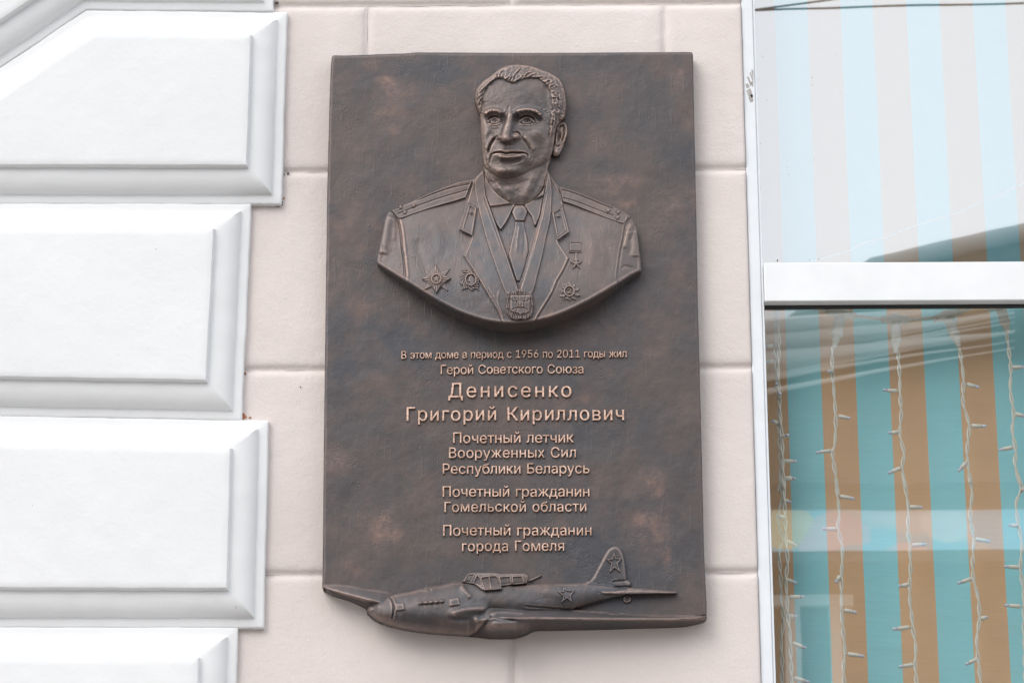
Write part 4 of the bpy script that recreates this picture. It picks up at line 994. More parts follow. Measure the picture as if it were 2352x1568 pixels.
    for L_ in ([(645, 292), (650, 250), (672, 200), (710, 160), (745, 118)], [(690, 284), (725, 246), (762, 200)], [(600, 275), (622, 240), (640, 210)], [(528, 250), (508, 218), (520, 180), (560, 150)], [(560, 262), (600, 235), (632, 200)],
               [(475, 258), (440, 268), (400, 300), (365, 330)], [(500, 240), (470, 212), (500, 175)], [(380, 320), (340, 350), (300, 400)], [(345, 400), (310, 420), (282, 460)], [(330, 440), (300, 480), (292, 540)], [(800, 240), (850, 205), (910, 190)], [(770, 230), (800, 190), (860, 170)],
               [(900, 236), (960, 225), (1010, 245)], [(985, 285), (1030, 262), (1080, 290)], [(1035, 330), (1080, 310), (1110, 350)], [(1050, 390), (1095, 385), (1130, 430)], [(1060, 440), (1110, 450), (1130, 500)], [(1080, 500), (1130, 520), (1170, 570)], [(1085, 570), (1120, 600), (1170, 610)],
               [(1070, 620), (1062, 680), (1056, 740)], [(1088, 640), (1092, 700), (1080, 760)], [(1060, 760), (1056, 810), (1048, 842)]):
        lock(L_, 10, 15); lock([(x + 15, y + 8) for x, y in L_], 7, -11)
    for k in range(260):
        x = 250 + rs.rand() * 980; y = 100 + rs.rand() * 700
        if x < 380: a = -70 + rs.uniform(-25, 25)
        elif x < 980: a = -50 + (x - 600) * .09 + rs.uniform(-22, 22)
        else: a = 55 + rs.uniform(-50, 40)
        a = math.radians(a); L_ = rs.uniform(18, 42); b = rs.uniform(-.7, .7)
        pts = [(x, y), (x + L_ * math.cos(a), y + L_ * math.sin(a)), (x + L_ * math.cos(a) + L_ * math.cos(a + b), y + L_ * math.sin(a) + L_ * math.sin(a + b))]
        if sdf(np.array([pts[1][0]]), np.array([pts[1][1]]), HAIRP)[0] < 6: continue
        amp = rs.uniform(5, 11) * (1.0 if x > 950 or x < 400 else .8)
        hf.stroke(pts, rs.uniform(4.5, 7.5), amp if rs.rand() < .5 else -amp, .3)
    front = sm((620 - Y) / 300)
    hf.H = hf.H * .85 + 16 * fbm(X * .8 + Y * .6, Y * .8 - X * .6, 34, 3, 61)
    hair = (14 + 12 * front) * rnd(sh, 26) + hf.H * sm(sh, 0, 14) * rnd(sd, 22)
    H = np.where(sd > 0, H + np.where(sh > 0, hair, 0) - np.where(sh <= 0, 3 * np.exp(sh / 9) * (sd > 12), 0), H)
    # neck
    sn = sdf(X, Y, NECKP); nf = Field(X, Y)
    nf.H = 52 * rnd(sn, 18) + 62 * rnd(sn, 200) + 6 * fbm(X, Y, 70, 3, 31) + 3.5 * fbm(X, Y, 26, 2, 33)
    nf.stroke([(900, 1230), (830, 1360), (760, 1520)], 40, 14); nf.stroke([(980, 1200), (900, 1380), (830, 1500)], 26, -10); nf.stroke([(480, 1320), (560, 1440), (640, 1540)], 26, 10); nf.blob(620, 1400, 50, 50, 12)
    nf.stroke([(430, 1290), (480, 1330), (500, 1370)], 10, 5); nf.stroke([(560, 1330), (660, 1345), (780, 1320)], 9, -6); nf.blob(590, 1330, 190, 36, -20); nf.stroke([(700, 1400), (730, 1450)], 20, -6)
    neck = np.where(sn > 0, nf.H, -400)
    # ear
    se = sdf(X, Y, EARP); ef = Field(X, Y)
    ef.H = 46 * rnd(se, 10) + 22 * rnd(se, 50)
    ef.stroke([(1112, 800), (1124, 752), (1160, 716), (1198, 716), (1216, 752), (1218, 810), (1200, 880), (1182, 940)], 13, 20, .1)
    ef.stroke([(1140, 770), (1165, 745), (1188, 760), (1192, 810), (1180, 870), (1160, 910)], 9, -16, .1)
    ef.stroke([(1140, 800), (1160, 790), (1172, 830), (1162, 880), (1140, 920)], 9, 14); ef.blob(1142, 866, 20, 42, -30, 10); ef.blob(1112, 900, 14, 26, 14); ef.blob(1115, 1010, 30, 34, 18); ef.stroke([(1100, 945), (1130, 955), (1150, 940)], 8, -14)
    ear = np.where(se > 0, ef.H, -400)
    # the shadow line behind the jaw and in front of the ear
    H = np.maximum(np.maximum(H, neck), ear + 6)
    return np.maximum(H, -30)
def head_F(Xp, Yp):
    return T + head_U((Xp - HX) * G, (Yp - HY) * G) / G * 1.05
def union_poly():
    """outline round head, ear and neck"""
    P = HEADP
    a = [p for p in P[:35]]      # left side round the top to above the ear
    i0 = P.index((1204, 660)); top = P[:i0 + 1]
    ear = [(1185, 698), (1210, 712), (1226, 745), (1232, 800), (1226, 850), (1208, 900), (1192, 950), (1172, 1000), (1150, 1042), (1120, 1066), (1090, 1062), (1072, 1046)]
    neckr = [(1050, 1100), (1030, 1180), (1010, 1290), (990, 1370), (960, 1430), (910, 1490), (840, 1550), (760, 1580), (680, 1575), (600, 1540), (520, 1490), (460, 1430), (400, 1360), (372, 1300), (352, 1230), (348, 1160)]
    left = [(338, 1080), (330, 1000), (324, 900), (318, 800), (316, 700), (306, 620), (285, 570)]
    return [(HX + x / G, HY + y / G) for x, y in top + ear + neckr + left]
head = relief('head', union_poly(), head_F, .8, BRONZE_R, bust, back=T - 4, blur=4, wk=1.0)

# --- aircraft ------------------------------------------------------------------------------
def z4(p): return [(723.5 + .19531 * x, 1205.8 + .19531 * y) for x, y in p]
def zq(p): return [(1125.4 + .21972 * x, 1205.8 + .21972 * y) for x, y in p]
TOPL = z4([(80, 697), (150, 692), (250, 690), (400, 703), (500, 720), (600, 740), (700, 752), (800, 765), (900, 782), (1000, 788), (1100, 773), (1180, 752), (1250, 735), (1300, 724), (1380, 715), (1450, 704), (1540, 680), (1620, 660), (1730, 658), (1830, 640), (2000, 620), (2200, 650)]) + zq([(250, 615), (400, 606), (600, 604), (800, 600), (930, 596), (1000, 588), (1040, 570), (1075, 530), (1100, 480), (1140, 405), (1180, 330), (1205, 285), (1230, 248), (1262, 222), (1310, 212), (1345, 222), (1375, 250), (1398, 300), (1412, 370), (1422, 450), (1432, 570), (1460, 578), (1476, 598), (1478, 632), (1560, 645), (1700, 660), (1830, 674), (1950, 684), (1958, 700), (1950, 716), (1800, 718), (1600, 722), (1480, 726), (1380, 735), (1320, 747), (1250, 765), (1170, 785), (1080, 808), (1000, 830), (930, 855), (870, 880), (1100, 895), (1300, 908), (1500, 924), (1750, 932), (2000, 936), (2220, 940), (2262, 948)])
BOTL = zq([(2268, 975), (2255, 1000), (2225, 1018), (2150, 1040), (2050, 1060), (1900, 1070), (1700, 1075), (1500, 1080), (1250, 1089), (1000, 1095), (750, 1100), (520, 1103), (470, 1108), (430, 1122), (390, 1145), (340, 1166), (280, 1178), (200, 1188), (100, 1190)]) + z4([(2352, 1334), (2200, 1340), (2050, 1336), (1930, 1322), (1800, 1310), (1650, 1300), (1500, 1290), (1350, 1278), (1200, 1260), (1100, 1245), (1000, 1225), (920, 1205), (850, 1180), (780, 1150), (700, 1108), (650, 1070), (622, 1030), (605, 1000), (580, 975), (500, 935), (420, 900), (340, 868), (250, 830), (170, 785), (110, 748), (84, 720)])
AIR = TOPL + BOTL
def interp(pts):
    p = np.array(sorted(pts)); return lambda x: np.interp(x, p[:, 0], p[:, 1])
fus_t = interp(z4([(600, 1000), (630, 960), (680, 915), (750, 872), (850, 835), (960, 800), (1100, 773), (1300, 726), (1450, 704), (1620, 664), (2000, 640)]) + zq([(250, 618), (400, 607), (800, 602), (1000, 598), (1200, 610), (1400, 650), (1480, 690)]))
fus_b = interp(z4([(600, 1002), (640, 1060), (700, 1110), (780, 1150), (850, 1180), (1000, 1225), (1200, 1260), (1500, 1290), (1800, 1310), (1900, 1260)]) + zq([(0, 950), (400, 930), (860, 880), (1000, 832), (1250, 766), (1400, 735), (1480, 722)]))
bot_l = interp(BOTL)
w_t = interp(zq([(-200, 800), (0, 790), (200, 825), (400, 850), (860, 879), (1500, 925), (2000, 936), (2268, 945)]))
w_c = interp(zq([(-200, 1010), (50, 968), (400, 972), (1000, 979), (1900, 983), (2150, 972), (2230, 958), (2268, 948)]))
lw_t = interp(TOPL[:9]); lw_c = interp(z4([(80, 722), (100, 738), (250, 778), (400, 818), (560, 858), (700, 890), (900, 940)]))
lw_b = interp(z4([(80, 724), (110, 748), (170, 785), (250, 830), (340, 868), (420, 900), (500, 935), (580, 975), (700, 1040)]))
FIN = zq([(980, 600), (1040, 570), (1075, 530), (1100, 480), (1140, 405), (1180, 330), (1205, 285), (1230, 248), (1262, 222), (1310, 212), (1345, 222), (1375, 250), (1398, 300), (1412, 370), (1422, 450), (1432, 570), (1460, 578), (1476, 598), (1478, 632), (1420, 670), (1150, 660)])
TAIL = zq([(1150, 690), (1190, 664), (1300, 654), (1480, 650), (1700, 662), (1830, 675), (1950, 685), (1958, 700), (1950, 716), (1800, 718), (1500, 722), (1300, 722), (1190, 716)])
def air_F(X, Y):
    A = np.full(X.shape, -T + 1.5)
    # fuselage
    t0, b0 = fus_t(X), fus_b(X); t = (Y - t0) / np.maximum(b0 - t0, 1)
    amp = np.interp(X, [842, 850, 870, 900, 960, 1060, 1200, 1320, 1420, 1450], [4, 14, 30, 42, 50, 48, 36, 26, 14, 6])
    up = 2 + amp * np.sqrt(np.clip(1 - np.abs((np.clip(t, 0, 1) - .52) / .52) ** 2.2, 0, 1))
    lo = np.interp(X, [1120, 1180], [1, 0])
    tt = np.clip((t - .52) / .48, 0, 1)
    front = -T + 2 + (amp + T) * np.sqrt(np.clip(1 - tt ** 2.3, 0, 1))
    fz = np.where(t > .52, lo * front + (1 - lo) * up, up)
    A = np.where((t >= 0) & (t <= 1) & (X < 1452), np.maximum(A, fz), A)
    # near wing
    c, tw, bt = w_c(X), w_t(X), bot_l(X)
    aw = np.interp(X, [1090, 1140, 1250, 1450, 1600, 1623], [56, 56, 44, 30, 17, 12])
    s = np.clip((Y - tw) / np.maximum(c - tw, .5), 0, 1); base = np.interp(X, [1120, 1320, 1420], [30, 12, 3])
    wz = base + (aw - base) * (s ** 1.4)
    q = np.clip((Y - c) / np.maximum(bt - c, .5), 0, 1)
    und = aw + (-T + 2 - aw) * (.06 * sm(q, 0, .12) + .94 * q ** 1.15)
    wz = np.where(Y > c, und, wz)
    xl = sm((X - 1078) / 60)
    A = np.where((Y > tw - .5) & (X > 1078), np.maximum(A, A * (1 - xl) + wz * xl), A)
    # far wing
    t1, c1, b1 = lw_t(X), lw_c(X), lw_b(X)
    al = np.interp(X, [740, 780, 850], [6, 14, 26])
    s = np.clip((Y - t1) / np.maximum(c1 - t1, .5), 0, 1); q = np.clip((Y - c1) / np.maximum(b1 - c1, .5), 0, 1)
    lz = np.where(Y <= c1, 1 + al * s ** .8, al + 1 + (-T + 1 - al) * q ** 1.1)
    A = np.where((X < 925) & (Y >= t1 - 1), np.maximum(A, lz - 12 * sm((X - 870) / 55)), A)
    f = Field(X, Y); f.H = A
    # fin and tailplane
    sf = sdf(X, Y, FIN); f.H = np.where(sf > 0, np.maximum(f.H, 2 + 8 * rnd(sf, 7)), f.H)
    st = sdf(X, Y, TAIL); tl = np.interp(X, [1378, 1450, 1555], [22, 17, 9]); sl = np.clip((Y - 1350) / 11, 0, 1)
    f.H = np.where(st > 0, np.maximum(f.H, 3 + tl * (.35 + .65 * np.clip((Y - np.interp(X, [1380, 1450, 1555], [1350, 1348, 1355.5])) / np.interp(X, [1380, 1555], [10, 5]), 0, 1)) * rnd(st, 2.2)), f.H)
    # undercarriage pod below the wing
    f.H += 40 * np.exp(-np.abs((X - 1150) / np.where(X < 1150, 50, 58)) ** 2.6 - ((Y - 1437) / 17) ** 2) * sm((X - 1084) / 16) * sm((bt - Y) / 9)
    f.blob(*z4([(1885, 1110)])[0], 6, 7, 7)
    # details of the nose
    f.stroke(z4([(862, 842), (895, 868), (915, 910), (924, 970), (920, 1030), (905, 1100)]), 1.7, -5.5, .05)
    f.stroke(z4([(880, 838), (915, 868), (936, 910), (945, 970), (940, 1030), (925, 1100)]), 2.0, 2.2, .05)
    f.blob(*z4([(655, 985)])[0], 5, 5, 4)
    f.region(z4([(948, 918), (1045, 915), (1055, 990), (955, 1000)]), 4.2, 1.6); f.region(z4([(1580, 870), (1690, 845), (1705, 930), (1582, 950)]), 4.0, 1.6)
    for k in range(5):
        x0 = 1215 + k * 62; f.stroke(z4([(x0 + 4, 918 - k * 5), (x0 + 50, 903 - k * 5)]), 3.0, 6.5, .25, False)
    f.stroke(z4([(1215, 938), (1380, 925), (1540, 908)]), 1.5, -2.4)
    f.stroke(z4([(1235, 765), (1262, 738), (1310, 728), (1360, 745), (1378, 770)]), 1.5, 4.0); f.stroke(z4([(1262, 755), (1300, 744), (1350, 756)]), 1.8, -4.5)
    # wing root fillet and fold lines
    f.stroke(z4([(1560, 1060), (1700, 1010), (1850, 985), (2050, 985)]), 9, 9); f.stroke(z4([(1560, 1090), (1700, 1098), (1840, 1110)]), 6, -5)
    f.stroke(z4([(2080, 1082), (2220, 1096), (2352, 1108)]) + zq([(300, 990)]), 2.0, -6, .3); f.stroke(z4([(1700, 700), (1780, 790), (1840, 860)]), 6, 5)
    f.stroke(zq([(-60, 940), (150, 905), (400, 925)]), 6, 6); f.stroke(zq([(350, 842), (600, 862), (860, 884)]), 1.6, -4, .1)
    f.stroke(zq([(1280, 590), (1340, 580), (1430, 573)]), 1.4, -4, .1); f.stroke(zq([(1290, 646), (1380, 640), (1475, 634)]), 1.4, -4, .1)
    f.stroke(z4([(1000, 1060), (1200, 1120), (1500, 1170)]), 12, -3); f.stroke(zq([(250, 700), (600, 760), (840, 850)]), 14, -3)
    f.H += 2.4 * fbm(X, Y, 44, 3, 41) + .8 * fbm(X, Y, 12, 2, 43)
    return T + np.maximum(f.H, -T + 1.2)
air = relief('aircraft', AIR, air_F, 1.4, BRONZE, plaque, back=.8, blur=4, wk=2.2)
def airov(name, poly, add, w_=2.0, step=.8, fn=None, drop=6, par=None):
    return overlay(name, poly, add, par or air, w_, step, base=air_F, drop=drop, fn=fn, wk=1.2)
CAN = z4([(1728, 668), (1760, 620), (1800, 568), (1840, 556), (1900, 554), (2000, 556), (2110, 556), (2140, 560)]) + zq([(110, 505), (240, 502), (350, 502), (385, 510), (404, 532), (398, 570), (384, 608), (240, 620), (118, 634), (130, 668)]) + z4([(2200, 750), (2090, 762), (1992, 770), (1955, 752), (1910, 718), (1870, 688), (1830, 682), (1780, 672)])
def can_base(X, Y): return np.maximum(air_F(X, np.maximum(Y, fus_t(X) + 3)), T + 4)
def can_fn(f, s):
    f.H += 3 + 5 * rnd(s, 9)
    pans = [z4([(1762, 660), (1806, 580), (1868, 578), (1828, 672)]), z4([(1868, 676), (1908, 596), (1936, 620), (1952, 700)]), z4([(1958, 618), (2040, 604), (2062, 742), (1998, 748)]), z4([(2054, 602), (2120, 598), (2148, 620), (2186, 738), (2080, 744)]),
            zq([(105, 545), (203, 538), (218, 610), (124, 622)]), zq([(240, 540), (330, 535), (350, 600), (246, 612)])]
    for p in pans:
        d = sdf(f.X, f.Y, p); f.H += -2.0 * sm(d, -.6, .8) + 1.4 * np.exp(-((d + 1.2) / 1.0) ** 2)
overlay('cockpit_canopy', CAN, 3.0, air, 2.2, .8, base=can_base, drop=8, fn=can_fn, wk=1.2)
def hollow(o_):
    def fn(f, s): f.H -= 3.4 * sm(s, 2.2, 3.6)
    return fn
def flat_star(pts):
    return pts
S1 = zq([(1298, 270), (1320, 340), (1384, 345), (1340, 400), (1366, 495), (1302, 445), (1246, 500), (1268, 400), (1210, 350), (1276, 345)])
S2 = zq([(758, 624), (800, 672), (890, 678), (848, 735), (860, 812), (806, 762), (738, 814), (768, 742), (702, 685), (766, 684)])
airov('raised_star', S1, 4.6, 1.4, .65, hollow(0)); airov('raised_star', S2, 4.6, 1.4, .65, hollow(0))
slb = lambda X, Y: slab_F(X, Y)
overlay('tail_gun', zq([(395, 580), (440, 556), (500, 530), (540, 514), (546, 526), (505, 546), (450, 572), (402, 592)]), 5.0, air, 1.4, .6, base=slb, drop=6, wk=1.0)
wc = zq([(1432, 770)])[0]
def wheel_fn(f, s):
    f.H += 2.2 * np.exp(-((s - 3.2) / 1.4) ** 2); f.stroke(zq([(1400, 735), (1440, 745), (1462, 738)]), 1.4, -3)
overlay('tail_wheel', circ(wc[0], wc[1], 10.4, 9.6), 5.0, air, 3.0, .7, base=slb, drop=6, fn=wheel_fn, wk=1.0)

